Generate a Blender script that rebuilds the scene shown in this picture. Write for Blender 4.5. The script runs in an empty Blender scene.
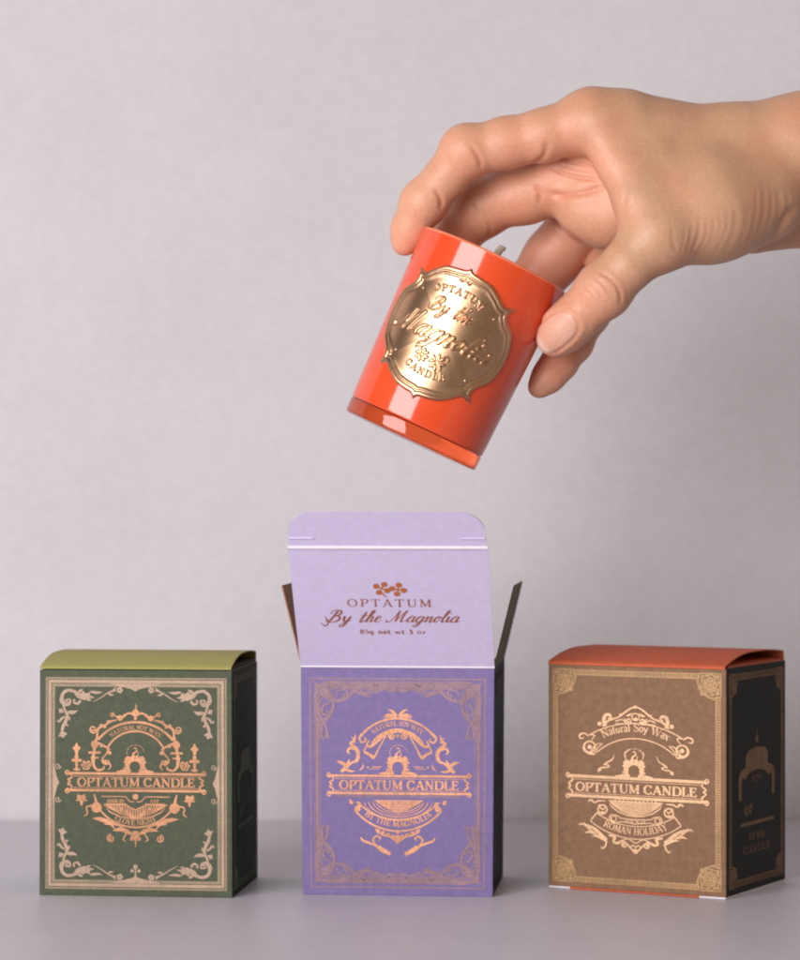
import bpy, bmesh, math, random
import numpy as np
from mathutils import Vector, Matrix

random.seed(4)
rng = np.random.default_rng(7)
C = bpy.context.scene.collection
MM = 0.001
PI = math.pi

# ------------------------------------------------------------------ camera numbers (mm)
CAM_D, CAM_H, FOC = 1000.0, 138.66, 3039.3


def P(px, py, Y):
    """design helper: point (mm) that stands Y mm behind the box line, read off the photograph's 800 px grid"""
    k = (CAM_D + Y) / FOC
    return np.array([(px - 400.0) * k, Y, CAM_H + (480.0 - py) * k])


# ------------------------------------------------------------------ object helpers
def thing(name, label, cat, loc=(0, 0, 0), rotz=0.0, group=None):
    o = bpy.data.objects.new(name, None)
    o.empty_display_size = 0.01
    C.objects.link(o)
    o.location = Vector(loc) * MM
    o.rotation_euler = (0, 0, rotz)
    o['label'] = label
    o['category'] = cat
    if group:
        o['group'] = group
    return o


def mesh_obj(name, verts, faces, mats, parent=None, mat_idx=None, smooth=False, scale=MM):
    me = bpy.data.meshes.new(name)
    me.from_pydata([tuple(float(c) * scale for c in v) for v in verts], [], [tuple(int(i) for i in f) for f in faces])
    for m in mats:
        me.materials.append(m)
    if mat_idx is not None:
        me.polygons.foreach_set('material_index', np.array(mat_idx, dtype=np.int32))
    if smooth:
        me.polygons.foreach_set('use_smooth', np.ones(len(me.polygons), dtype=bool))
    me.update()
    o = bpy.data.objects.new(name, me)
    C.objects.link(o)
    if parent:
        o.parent = parent
    return o


class MB:
    """mesh builder, mm"""
    def __init__(s):
        s.v, s.f, s.m = [], [], []

    def add(s, verts, faces, m=0):
        b = len(s.v)
        s.v += [tuple(v) for v in verts]
        s.f += [tuple(b + i for i in f) for f in faces]
        s.m += [m] * len(faces)

    def build(s, name, mats, parent=None, smooth=False):
        return mesh_obj(name, s.v, s.f, mats, parent, s.m, smooth)


def smooth_by_angle(o, ang=35):
    bm = bmesh.new()
    bm.from_mesh(o.data)
    bmesh.ops.recalc_face_normals(bm, faces=bm.faces)
    for f in bm.faces:
        f.smooth = True
    for e in bm.edges:
        if len(e.link_faces) == 2 and e.calc_face_angle(0) > math.radians(ang):
            e.smooth = False
    bm.to_mesh(o.data)
    bm.free()


# ------------------------------------------------------------------ materials
def mat(name):
    m = bpy.data.materials.new(name)
    m.use_nodes = True
    nt = m.node_tree
    return m, nt, nt.nodes['Principled BSDF']


def noise(nt, scale, detail=4, rough=0.6, coord='Object'):
    tc = nt.nodes.new('ShaderNodeTexCoord')
    n = nt.nodes.new('ShaderNodeTexNoise')
    n.inputs['Scale'].default_value = scale
    n.inputs['Detail'].default_value = detail
    n.inputs['Roughness'].default_value = rough
    nt.links.new(tc.outputs[coord], n.inputs['Vector'])
    return n


def ramp(nt, src, stops):
    r = nt.nodes.new('ShaderNodeValToRGB')
    cr = r.color_ramp
    while len(cr.elements) < len(stops):
        cr.elements.new(0.5)
    for e, (p, c) in zip(cr.elements, stops):
        e.position = p
        e.color = tuple(c) + (1,) if len(c) == 3 else c
    nt.links.new(src, r.inputs['Fac'])
    return r


def bump(nt, bsdf, src, strength, dist):
    b = nt.nodes.new('ShaderNodeBump')
    b.inputs['Strength'].default_value = strength
    b.inputs['Distance'].default_value = dist
    nt.links.new(src, b.inputs['Height'])
    nt.links.new(b.outputs['Normal'], bsdf.inputs['Normal'])
    return b


def mixc(nt, fac, a, b, mode='MIX'):
    m = nt.nodes.new('ShaderNodeMix')
    m.data_type = 'RGBA'
    m.blend_type = mode
    for s, v in ((m.inputs[0], fac), (m.inputs[6], a), (m.inputs[7], b)):
        if hasattr(v, 'links'):
            nt.links.new(v, s)
        elif isinstance(v, (int, float)):
            s.default_value = v
        else:
            s.default_value = tuple(v) + (1,)
    return m.outputs[2]


def paper(name, col, var=0.16, rough=0.72, fibre=0.25):
    """uncoated dyed card: cloudy mottling, fine grain, faint tooth"""
    m, nt, b = mat(name)
    n1 = noise(nt, 420, 5, 0.65)
    n2 = noise(nt, 2600, 3, 0.7)
    lo = [c * (1 - var) for c in col]
    hi = [min(1, c * (1 + var)) for c in col]
    r1 = ramp(nt, n1.outputs['Fac'], [(0.32, lo), (0.68, hi)])
    r2 = ramp(nt, n2.outputs['Fac'], [(0.3, (1 - fibre,) * 3), (0.7, (1, 1, 1))])
    nt.links.new(mixc(nt, 1.0, r1.outputs['Color'], r2.outputs['Color'], 'MULTIPLY'), b.inputs['Base Color'])
    b.inputs['Roughness'].default_value = rough
    b.inputs['Specular IOR Level'].default_value = 0.3
    bump(nt, b, n2.outputs['Fac'], 0.35, 0.00012)
    return m


def foil(name, col, metal=0.55, rough=0.42, var=0.25, fine=1500):
    m, nt, b = mat(name)
    n = noise(nt, 75, 5, 0.7)  # broad noise puts the foil's uneven shine into its colour
    n2 = noise(nt, fine, 2, 0.6)
    lo = [c * (1 - var) for c in col]
    hi = [min(1, c * (1 + var)) for c in col]
    r = ramp(nt, n.outputs['Fac'], [(0.3, lo), (0.7, hi)])
    r2 = ramp(nt, n2.outputs['Fac'], [(0.32, (0.72,) * 3), (0.62, (1, 1, 1))])
    nt.links.new(mixc(nt, 1.0, r.outputs['Color'], r2.outputs['Color'], 'MULTIPLY'), b.inputs['Base Color'])
    b.inputs['Metallic'].default_value = metal
    b.inputs['Roughness'].default_value = rough
    bump(nt, b, n2.outputs['Fac'], 0.25, 0.0001)
    return m


M = {}
M['green'] = paper('green_card', (0.082, 0.094, 0.058))
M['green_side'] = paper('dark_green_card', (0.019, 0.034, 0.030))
M['olive'] = paper('olive_card', (0.46, 0.425, 0.140), 0.06)
M['purple'] = paper('violet_card', (0.200, 0.150, 0.330), 0.10, fibre=0.18)
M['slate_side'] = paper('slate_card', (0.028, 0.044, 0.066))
M['lilac'] = paper('lilac_card', (0.60, 0.525, 0.73), 0.04, fibre=0.08)
M['white_card'] = paper('white_card_edge', (0.76, 0.71, 0.76), 0.05, fibre=0.08)
M['brown_inner'] = paper('copper_brown_card', (0.40, 0.20, 0.105), 0.1)
M['moss'] = paper('moss_card', (0.16, 0.17, 0.105), 0.1)
M['brown'] = paper('brown_card', (0.240, 0.128, 0.070), 0.16)
M['black_side'] = paper('near_black_card', (0.016, 0.017, 0.012))
M['red'] = paper('vermilion_card', (0.58, 0.120, 0.050), 0.08)
M['dark_in'] = paper('dark_board', (0.02, 0.018, 0.014), 0.1)

M['cream_ink'] = foil('cream_ink', (0.44, 0.295, 0.205), 0.1, 0.55, 0.16)
M['cream_dim'] = foil('dull_cream_ink', (0.29, 0.215, 0.13), 0.1, 0.55, 0.14)
M['copper'] = foil('copper_foil', (0.44, 0.205, 0.10), 0.42, 0.46, 0.38)
M['mauve_ink'] = foil('mauve_ink', (0.285, 0.170, 0.205), 0.15, 0.5, 0.22)
M['copper_bright'] = foil('light_copper_foil', (0.64, 0.30, 0.16), 0.42, 0.46, 0.32, 900)
M['gold_ink'] = foil('tan_gold_ink', (0.40, 0.235, 0.10), 0.25, 0.5, 0.2)
M['gold_pale'] = foil('pale_gold_foil', (0.65, 0.40, 0.225), 0.4, 0.48, 0.2)
M['gold_dim'] = foil('dull_gold_ink', (0.23, 0.125, 0.06), 0.1, 0.7, 0.3)
M['orange_ink'] = foil('burnt_orange_ink', (0.56, 0.17, 0.06), 0.2, 0.5, 0.15)
M['rust_ink'] = foil('rust_ink', (0.40, 0.13, 0.075), 0.2, 0.5, 0.15)


# ------------------------------------------------------------------ 2D drawing (print and relief share it)
def catmull(pts, sub=6, closed=False):
    p = np.array(pts, float)
    if len(p) < 3:
        return p
    out = []
    n = len(p)
    rngi = range(n if closed else n - 1)
    for i in rngi:
        if closed:
            a, b, c, d = p[(i - 1) % n], p[i], p[(i + 1) % n], p[(i + 2) % n]
        else:
            a = p[i - 1] if i > 0 else 2 * p[0] - p[1]
            b, c = p[i], p[i + 1]
            d = p[i + 2] if i + 2 < n else 2 * p[-1] - p[-2]
        for k in range(sub):
            t = k / sub
            out.append(0.5 * ((2 * b) + (-a + c) * t + (2 * a - 5 * b + 4 * c - d) * t * t + (-a + 3 * b - 3 * c + d) * t ** 3))
    if not closed:
        out.append(p[-1])
    return np.array(out)


class Art:
    """collects flat filled shapes (x right, y down) as polygons with a layer number"""
    def __init__(s):
        s.polys = []      # (list of points, layer, ink)
        s.strokes = []    # (polyline, widths) kept for relief work
        s.layer = 0
        s.ink = 0

    def poly(s, pts, tri=False):
        s.layer += 1
        pts = [tuple(map(float, p)) for p in pts]
        tris = __import__('mathutils').geometry.tessellate_polygon([[Vector((x, y, 0)) for x, y in pts]])
        for t in tris:
            s.polys.append(([pts[i] for i in t], s.layer, s.ink))

    def line(s, pts, w, closed=False, cap=True):
        """w: number or list of widths along pts"""
        p = np.array(pts, float)
        if closed:
            p = np.vstack([p, p[:1]])
        d = np.linalg.norm(np.diff(p, axis=0), axis=1)
        keep = np.r_[True, d > 1e-6]
        W = np.full(len(p), float(w)) if np.isscalar(w) else np.interp(np.linspace(0, 1, len(p)), np.linspace(0, 1, len(w)), w)
        p, W = p[keep], W[keep]
        if len(p) < 2:
            return
        s.strokes.append((p, W))
        s.layer += 1
        t = np.gradient(p, axis=0)
        if closed:
            t[0] = t[-1] = p[1] - p[-2]
        t /= np.linalg.norm(t, axis=1)[:, None] + 1e-9
        nrm = np.c_[-t[:, 1], t[:, 0]]
        L, R = p + nrm * W[:, None] / 2, p - nrm * W[:, None] / 2
        for i in range(len(p) - 1):
            s.polys.append(([tuple(L[i]), tuple(L[i + 1]), tuple(R[i + 1]), tuple(R[i])], s.layer, s.ink))

    def curve(s, pts, w, closed=False, sub=6):
        s.line(catmull(pts, sub, closed), w, closed)

    def seg(s, a, b, w):
        s.line([a, b], w)

    def disc(s, c, r, n=14):
        s.poly([(c[0] + r * math.cos(2 * PI * i / n), c[1] + r * math.sin(2 * PI * i / n)) for i in range(n)])

    def ring(s, c, r, w, ry=None, n=28):
        ry = ry or r
        s.line([(c[0] + r * math.cos(2 * PI * i / n), c[1] + ry * math.sin(2 * PI * i / n)) for i in range(n)], w, True)

    def arc(s, c, r, a0, a1, w, n=30):
        s.line([(c[0] + r * math.cos(a), c[1] + r * math.sin(a)) for a in np.linspace(math.radians(a0), math.radians(a1), n)], w)

    def spiral(s, c, r0, r1, a0, turns, w, n=30):
        """from radius r0 (outside) winding in to r1"""
        pts = []
        for i in range(n):
            t = i / (n - 1)
            a = math.radians(a0) + turns * 2 * PI * t
            r = r0 + (r1 - r0) * t
            pts.append((c[0] + r * math.cos(a), c[1] + r * math.sin(a)))
        s.line(pts, w)
        s.disc(pts[-1], max(r1, w if np.isscalar(w) else w[-1]) * 0.9, 8)

    def leaf(s, a, b, w, bend=0.0):
        """pointed leaf from a to b, widest nearer a"""
        a, b = np.array(a, float), np.array(b, float)
        d = b - a
        nrm = np.array([-d[1], d[0]])
        pts = [a, a + d * 0.3 + nrm * bend * 0.8, a + d * 0.65 + nrm * bend, b]
        s.curve(pts, [0.15 * w, 0.9 * w, w, 0.65 * w, 0.08 * w], sub=4)

    def mirrored(s, cx, fn, **k):
        """draw fn twice, the second time mirrored about x = cx"""
        fn()
        st, ss = len(s.polys), len(s.strokes)
        tmp = Art()
        tmp.layer, tmp.ink = s.layer, s.ink
        return

    def mirror_from(s, i0, cx=None, cy=None):
        new = []
        base = s.layer
        for pts, lay, ink in s.polys[i0:]:
            q = [((2 * cx - x) if cx is not None else x, (2 * cy - y) if cy is not None else y) for x, y in pts]
            if (cx is None) != (cy is None):
                q = q[::-1]
            new.append((q, lay, ink))
        s.polys += new
        s.layer = base + 1

    def apply(s, fn, i0=0):
        s.polys = s.polys[:i0] + [([fn(x, y) for x, y in pts], l, k) for pts, l, k in s.polys[i0:]]


TH, TN = 0.19, 0.085     # thick and thin pen of the roman capitals


def _roman():
    G = {}
    def st(x, y0=0, y1=1, w=TH): return ([(x, y0), (x, y1)], w, False)
    def bar(x0, x1, y, w=TN): return ([(x0, y), (x1, y)], w, False)
    def sf(x, y, h=0.17): return ([(x - h, y), (x + h, y)], TN, False)
    def cv(*p): return (list(p), None, True)
    def ln(a, b, w): return ([a, b], w, False)
    T0, B0 = 1 - TN / 2, TN / 2
    G['A'] = (0.98, [ln((.12, 0), (.47, .98), TN * 1.1), ln((.47, 1), (.83, 0), TH), bar(.25, .68, .34), sf(.12, B0, .13), sf(.84, B0, .16)])
    G['B'] = (.86, [st(.22), cv((.22, T0), (.5, T0), (.66, .88), (.66, .66), (.5, .53), (.22, .53)), cv((.22, .53), (.52, .53), (.76, .42), (.76, .14), (.5, B0), (.22, B0)), bar(.05, .22, T0), bar(.05, .22, B0)])
    G['C'] = (.95, [cv((.82, .76), (.68, .93), (.48, .97), (.2, .82), (.12, .5), (.2, .18), (.48, .03), (.7, .08), (.86, .25)), ln((.83, 1), (.83, .7), TN)])
    G['D'] = (1.02, [st(.22), cv((.22, T0), (.5, T0), (.82, .85), (.92, .5), (.82, .15), (.5, B0), (.22, B0)), bar(.05, .22, T0), bar(.05, .22, B0)])
    G['E'] = (.82, [st(.22), bar(.05, .74, T0), bar(.22, .58, .52), bar(.05, .77, B0), ln((.72, 1), (.72, .74), TN), ln((.76, 0), (.76, .28), TN), ln((.57, .62), (.57, .4), TN)])
    G['G'] = (1.0, [G['C'][1][0], ln((.83, 1), (.83, .7), TN), st(.8, .04, .42), sf(.8, .44, .15)])
    G['H'] = (1.04, [st(.22), st(.82), bar(.22, .82, .52), sf(.22, T0), sf(.22, B0), sf(.82, T0), sf(.82, B0)])
    G['I'] = (.44, [st(.22), sf(.22, T0), sf(.22, B0)])
    G['L'] = (.78, [st(.22), sf(.22, T0), bar(.05, .72, B0), ln((.71, 0), (.71, .3), TN)])
    G['M'] = (1.16, [ln((.18, 0), (.2, 1), TN * 1.1), ln((.2, 1), (.58, .08), TH), ln((.58, .08), (.95, 1), TN), st(.97), sf(.18, B0, .13), sf(.97, B0), bar(.05, .22, T0), bar(.95, 1.13, T0)])
    G['N'] = (1.04, [st(.2, w=TN * 1.1), ln((.2, .97), (.84, .05), TH), st(.84, w=TN * 1.1), sf(.2, B0, .14), sf(.84, T0, .14), bar(.04, .2, T0)])
    G['O'] = (1.04, [([(.52 + .41 * math.cos(a), .5 + .47 * math.sin(a)) for a in np.linspace(0, 2 * PI, 25)], None, False)])
    G['P'] = (.84, [st(.22), cv((.22, T0), (.5, T0), (.72, .9), (.74, .68), (.55, .47), (.22, .46)), bar(.05, .22, T0), sf(.22, B0)])
    G['R'] = (.96, G['P'][1] + [ln((.45, .47), (.86, 0), TH), sf(.86, B0, .1)])
    G['S'] = (.76, [([(.63, .78), (.5, .95), (.28, .95), (.14, .78), (.22, .6), (.52, .43), (.65, .26), (.54, .06), (.28, .04), (.1, .24)], [TN, TN, TN, TH * .8, TH, TH, TH * .8, TN, TN, TN], True), ln((.64, 1), (.64, .72), TN), ln((.1, 0), (.1, .28), TN)])
    G['T'] = (.9, [st(.45), bar(.04, .86, T0), sf(.45, B0), ln((.06, 1), (.06, .74), TN), ln((.84, 1), (.84, .74), TN)])
    G['U'] = (1.02, [([(.22, 1), (.22, .35), (.3, .1), (.52, .03), (.74, .1), (.82, .35), (.82, 1)], [TH, TH, TH, TN, TN, TN, TN, TN], True), sf(.22, T0), sf(.82, T0, .14)])
    G['V'] = (.98, [ln((.14, 1), (.5, .02), TH), ln((.5, .02), (.86, 1), TN), sf(.14, T0), sf(.86, T0, .13)])
    G['W'] = (1.36, [ln((.12, 1), (.42, .02), TH), ln((.42, .02), (.66, .95), TN), ln((.66, .95), (.95, .02), TH), ln((.95, .02), (1.24, 1), TN), sf(.12, T0), sf(1.24, T0, .12)])
    G['X'] = (.98, [ln((.12, 1), (.84, 0), TH), ln((.84, 1), (.12, 0), TN), sf(.14, T0), sf(.84, T0, .12), sf(.14, B0, .12), sf(.84, B0)])
    G['Y'] = (.95, [ln((.12, 1), (.48, .45), TH), ln((.48, .45), (.84, 1), TN), st(.48, 0, .46), sf(.12, T0), sf(.84, T0, .12), sf(.48, B0)])
    # small letters
    G['a'] = (.56, [st(.42, .0, .45), cv((.1, .5), (.22, .64), (.38, .6), (.42, .45)), cv((.42, .38), (.2, .34), (.08, .18), (.16, .03), (.3, .04), (.42, .16)), ln((.42, .04), (.54, .04), TN)])
    G['e'] = (.52, [cv((.08, .34), (.44, .36), (.42, .54), (.26, .64), (.1, .5), (.08, .28), (.18, .05), (.32, .03), (.46, .16))])
    G['g'] = (.56, [cv((.42, .55), (.24, .64), (.09, .5), (.09, .15), (.24, .03), (.42, .12)), cv((.43, .64), (.43, -.05), (.3, -.27), (.08, -.22))])
    G['l'] = (.34, [st(.17), bar(.04, .17, T0), sf(.17, B0, .14)])
    G['n'] = (.62, [st(.14, 0, .62), cv((.14, .45), (.28, .62), (.44, .58), (.47, .4), (.47, 0)), sf(.14, B0, .12), sf(.47, B0, .12)])
    G['o'] = (.58, [([(.28 + .21 * math.cos(a), .33 + .3 * math.sin(a)) for a in np.linspace(0, 2 * PI, 19)], None, False)])
    G['r'] = (.46, [st(.14, 0, .62), cv((.14, .42), (.24, .58), (.36, .62), (.43, .54)), sf(.14, B0, .13)])
    G['t'] = (.4, [([(.16, .88), (.16, .15), (.24, .03), (.37, .08)], None, True), bar(.02, .36, .62)])
    G['u'] = (.64, [([(.14, .62), (.14, .2), (.24, .04), (.4, .08), (.47, .2)], None, True), st(.47, 0, .62), bar(.03, .14, .6)])
    G['w'] = (.82, [ln((.08, .62), (.25, .02), TH * .9), ln((.25, .02), (.4, .58), TN), ln((.4, .58), (.57, .02), TH * .9), ln((.57, .02), (.74, .62), TN)])
    G['x'] = (.58, [ln((.08, .62), (.5, .02), TH), ln((.5, .62), (.08, .02), TN), sf(.09, .6, .09), sf(.49, .6, .09)])
    G['y'] = (.58, [ln((.08, .62), (.3, .05), TH * .9), cv((.5, .62), (.3, .03), (.18, -.22), (.04, -.2)), sf(.09, .6, .09), sf(.49, .6, .09)])
    G['z'] = (.5, [bar(.06, .44, .58), ln((.43, .58), (.08, .04), TH * .8), bar(.06, .45, .04)])
    G['3'] = (.56, [cv((.1, .85), (.26, .97), (.42, .8), (.26, .55), (.46, .35), (.36, .05), (.1, .08))])
    G['5'] = (.56, [bar(.14, .46, .95), ln((.14, .95), (.12, .55), TN), cv((.12, .55), (.34, .6), (.47, .32), (.32, .04), (.08, .06))])
    G['8'] = (.58, [([(.28 + .17 * math.cos(a), .76 + .2 * math.sin(a)) for a in np.linspace(0, 2 * PI, 17)], None, False), ([(.28 + .21 * math.cos(a), .28 + .25 * math.sin(a)) for a in np.linspace(0, 2 * PI, 17)], None, False)])
    G['.'] = (.3, [ln((.12, .0), (.12, .12), .14)])
    G['*'] = (.5, [ln((.22, .42), (.22, .6), .18)])
    G[' '] = (.42, [])
    return G


def _script():
    k, n = 0.115, 0.045
    S = {}
    S['B'] = (.86, [[(.36, 1.0), (.26, .5), (.12, .03), (-.04, .06), (-.1, .2)], [(-.02, .72), (.1, 1.0), (.45, 1.03), (.62, .82), (.5, .58), (.26, .52)], [(.26, .52), (.56, .5), (.7, .26), (.5, .02), (.22, -.02), (.1, .12)]])
    S['y'] = (.54, [[(.0, .4), (.08, .5), (.1, .3), (.17, .06), (.3, .1), (.45, .5)], [(.45, .5), (.38, .1), (.28, -.3), (.1, -.42), (.02, -.28), (.3, -.02), (.56, .16)]])
    S['t'] = (.4, [[(.25, .9), (.18, .4), (.14, .1), (.24, 0), (.42, .16)], [(.02, .55), (.42, .57)]])
    S['h'] = (.57, [[(.08, .15), (.3, .75), (.33, 1), (.22, .98), (.15, .5), (.1, 0)], [(.12, .2), (.28, .48), (.4, .45), (.38, .2), (.38, .03), (.48, .02), (.6, .16)]])
    S['e'] = (.42, [[(.05, .2), (.3, .35), (.3, .5), (.17, .5), (.07, .25), (.12, .02), (.28, .0), (.44, .16)]])
    S['a'] = (.55, [[(.38, .42), (.25, .52), (.08, .35), (.05, .1), (.18, 0), (.32, .15), (.42, .5)], [(.42, .5), (.36, .15), (.42, 0), (.57, .16)]])
    S['g'] = (.55, [[(.38, .42), (.25, .52), (.08, .35), (.05, .1), (.18, 0), (.32, .15), (.42, .5)], [(.42, .5), (.36, .1), (.26, -.3), (.08, -.42), (.0, -.28), (.3, -.02), (.57, .16)]])
    S['n'] = (.53, [[(.0, .35), (.1, .5), (.1, .25), (.07, 0)], [(.09, .2), (.25, .48), (.36, .45), (.34, .2), (.35, .02), (.43, .0), (.55, .16)]])
    S['o'] = (.45, [[(.2, .5), (.05, .25), (.15, 0), (.32, .2), (.28, .48), (.2, .5)], [(.28, .46), (.47, .38)]])
    S['l'] = (.32, [[(.03, .15), (.28, .75), (.3, 1), (.2, .97), (.12, .5), (.1, .1), (.2, 0), (.35, .16)]])
    S['i'] = (.28, [[(.02, .3), (.1, .5), (.08, .15), (.15, 0), (.3, .16)], [(.13, .7), (.12, .8)]])
    S['M'] = (1.08, [[(-.16, .16), (-.08, .0), (.06, .02), (.2, .3), (.38, 1.0)], [(.38, 1.0), (.4, .5), (.42, .05)], [(.42, .05), (.6, .6), (.82, 1.02)], [(.82, 1.02), (.75, .5), (.75, .1), (.85, 0), (1.05, .18)]])
    S[' '] = (.5, [])
    return S, k, n


ROMAN = _roman()
SCRIPT, SK, SN = _script()


def text(art, s, cx, y, h, width=None, arc=None, script=False, bold=1.0, slant=0.42, sub=4, spacing=0.0):
    """writes s centred on cx with its baseline on y (y down). arc=(centre_y, R, up): baseline on a circle"""
    G = SCRIPT if script else ROMAN
    adv = [G[c][0] + spacing for c in s]
    tot = sum(adv)
    sx = h if width is None else width / tot
    x = 0.0

    def place(gx, gy):
        u = (gx - tot / 2) * sx
        if arc is None:
            return (cx + u, y - gy * h)
        cy, R, up = arc
        if up:
            a = u / R
            return (cx + (R + gy * h) * math.sin(a), cy - (R + gy * h) * math.cos(a))
        a = u / R
        return (cx + (R - gy * h) * math.sin(a), cy + (R - gy * h) * math.cos(a))

    for c, a in zip(s, adv):
        for g in G[c][1]:
            if script:
                pts = catmull([(px + slant * py, py) for px, py in g], sub)
                d = np.gradient(pts, axis=0)
                dn = -d[:, 1] / (np.linalg.norm(d, axis=1) + 1e-9)
                w = SN + (SK - SN) * np.clip(dn, 0, 1)
            else:
                pts, w, sm = g
                pts = catmull(pts, sub) if sm else np.array(pts, float)
                if w is None:
                    d = np.gradient(pts, axis=0)
                    w = TN + (TH - TN) * (np.abs(d[:, 1]) / (np.linalg.norm(d, axis=1) + 1e-9)) ** 1.5
            hw = min(h, sx * 1.0) if not script else h
            wl = np.atleast_1d(np.array(w, float)) * hw * bold
            art.line([place(x + px, py) for px, py in pts], wl if len(wl) > 1 else float(wl[0]))
        x += a


# ------------------------------------------------------------------ the printed fronts (1 unit = 1/196 of the front's width)
FW, FH = 196.0, 229.0


def banner(A, top, bot, x0, x1, ty, tx0, tx1, th, rail=13):
    """two rails with scrolled bracket ends and the maker's name between them"""
    cx = (x0 + x1) / 2
    for y in (top, bot):
        A.seg((x0 + 8, y), (x1 - 8, y), rail)
    A.seg((x0 + 30, top + rail * 0.5 + 8), (x1 - 30, top + rail * 0.5 + 8), 3)
    A.seg((x0 + 30, bot - rail * 0.5 - 7), (x1 - 30, bot - rail * 0.5 - 7), 3)
    i = len(A.polys)
    mid = (top + bot) / 2
    A.curve([(x0 + 22, top + 4), (x0 + 26, top + 22), (x0 + 8, mid - 12), (x0 + 18, mid), (x0 + 8, mid + 12), (x0 + 26, bot - 22), (x0 + 22, bot - 4)], [5, 9, 7, 11, 7, 9, 5])
    A.spiral((x0 + 6, top - 6), 13, 4, 60, 1.1, [8, 6, 5])
    A.spiral((x0 + 6, bot + 6), 13, 4, -60, -1.1, [8, 6, 5])
    A.mirror_from(i, cx=cx)
    text(A, 'OPTATUM CANDLE', (tx0 + tx1) / 2, ty + th / 2, th, width=tx1 - tx0, bold=1.32)


def gate(A, cx, top, base, flame=True):
    """candle on a little arch: two pillars, lintel, stepped feet, swirling smoke"""
    h = base - top
    A.poly([(cx - 46, base - 8), (cx - 50, top + 14), (cx - 44, top - 2), (cx - 30, top - 4), (cx - 22, top + 8), (cx + 22, top + 8), (cx + 30, top - 4), (cx + 44, top - 2), (cx + 50, top + 14),
            (cx + 46, base - 8), (cx + 27, base - 8), (cx + 27, top + 42), (cx + 18, top + 28), (cx, top + 22), (cx - 18, top + 28), (cx - 27, top + 42), (cx - 27, base - 8)])
    A.disc((cx - 14, top + 4), 9, 8); A.disc((cx + 14, top + 4), 9, 8)
    for sx in (-1, 1):
        for k in range(4):
            A.disc((cx + sx * (47 + 5 * (k % 2)), top + 12 + k * h * 0.2), 6.0, 8)
        A.poly([(cx + sx * 20, base - 12), (cx + sx * 58, base - 12), (cx + sx * 95, base - 3), (cx + sx * 95, base + 4), (cx + sx * 20, base + 4)])
    if flame:
        A.curve([(cx, top + 4), (cx - 9, top - 14), (cx + 9, top - 30), (cx + 2, top - 46), (cx - 8, top - 40)], [11, 9, 7, 5, 3])
        A.curve([(cx, top + 2), (cx + 16, top - 10), (cx + 14, top - 28)], [6, 5, 2])
        for k in range(13):
            a = PI * (0.05 + 1.05 * k / 12)
            A.disc((cx + 3 + 44 * math.cos(a), top - 22 - 38 * math.sin(a)), 3.6 if k % 2 else 2.6, 6)


def corner_scroll(A):
    """cream acanthus corner, top-left, in front-panel units"""
    q = lambda *p: [(x / 8 - 2, y / 8 - 2) for x, y in p]
    A.curve(q((255, 290), (232, 262), (268, 258), (262, 292), (228, 296), (202, 262), (204, 215), (245, 182), (300, 190), (352, 212)), [1.2, 1.6, 1.8, 2.2, 3.2, 3.8, 3.4, 3.2, 3.2, 1.2])
    A.poly(q((300, 200), (345, 214), (375, 188), (395, 206), (428, 196), (432, 222), (470, 240), (412, 248), (388, 262), (352, 252), (318, 236)))
    A.curve(q((350, 262), (330, 288), (298, 280), (300, 258)), [2.8, 2.6, 1.8, .6])
    A.leaf(*q((425, 190), (535, 192)), 3.0, .06)
    A.curve(q((455, 272), (520, 238), (575, 200), (640, 176)), [.5, 1.2, 1.4, 2.0])
    for a in range(5):
        A.disc(q((672 + 16 * math.cos(a * 1.257), 176 + 16 * math.sin(a * 1.257)))[0], 1.5, 7)
    A.curve(q((208, 285), (222, 335), (242, 385), (232, 430), (208, 480), (196, 545)), [2.4, 2.2, 3.0, 3.4, 3.4, 2.0])
    A.poly(q((198, 510), (222, 520), (245, 535), (226, 548), (212, 572), (192, 556), (170, 560), (182, 532)))
    A.curve(q((225, 395), (198, 412), (178, 436), (160, 422)), [1.6, 2.4, 2.2, 1.2])
    A.leaf(*q((240, 355), (328, 345)), 4.0, .12)
    A.curve(q((214, 352), (190, 356), (176, 330)), [2.4, 2.2, 1.0])
    A.leaf(*q((330, 190), (372, 170)), 3.2, .1); A.leaf(*q((300, 205), (345, 250)), 3.4, -.15); A.leaf(*q((395, 240), (440, 262)), 2.8, .1)
    A.leaf(*q((236, 380), (262, 430)), 2.8, -.1); A.leaf(*q((205, 330), (180, 372)), 2.6, .1); A.leaf(*q((228, 450), (256, 470)), 2.4, .1)
    A.disc(q((252, 284))[0], 1.7, 8); A.disc(q((300, 262))[0], 1.4, 8); A.curve(q((196, 230), (186, 258), (196, 292)), [1, 2, 1])
    A.leaf(*q((575, 205), (625, 215)), 2.2, .1); A.leaf(*q((600, 188), (640, 150)), 2.0, .1)


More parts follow.
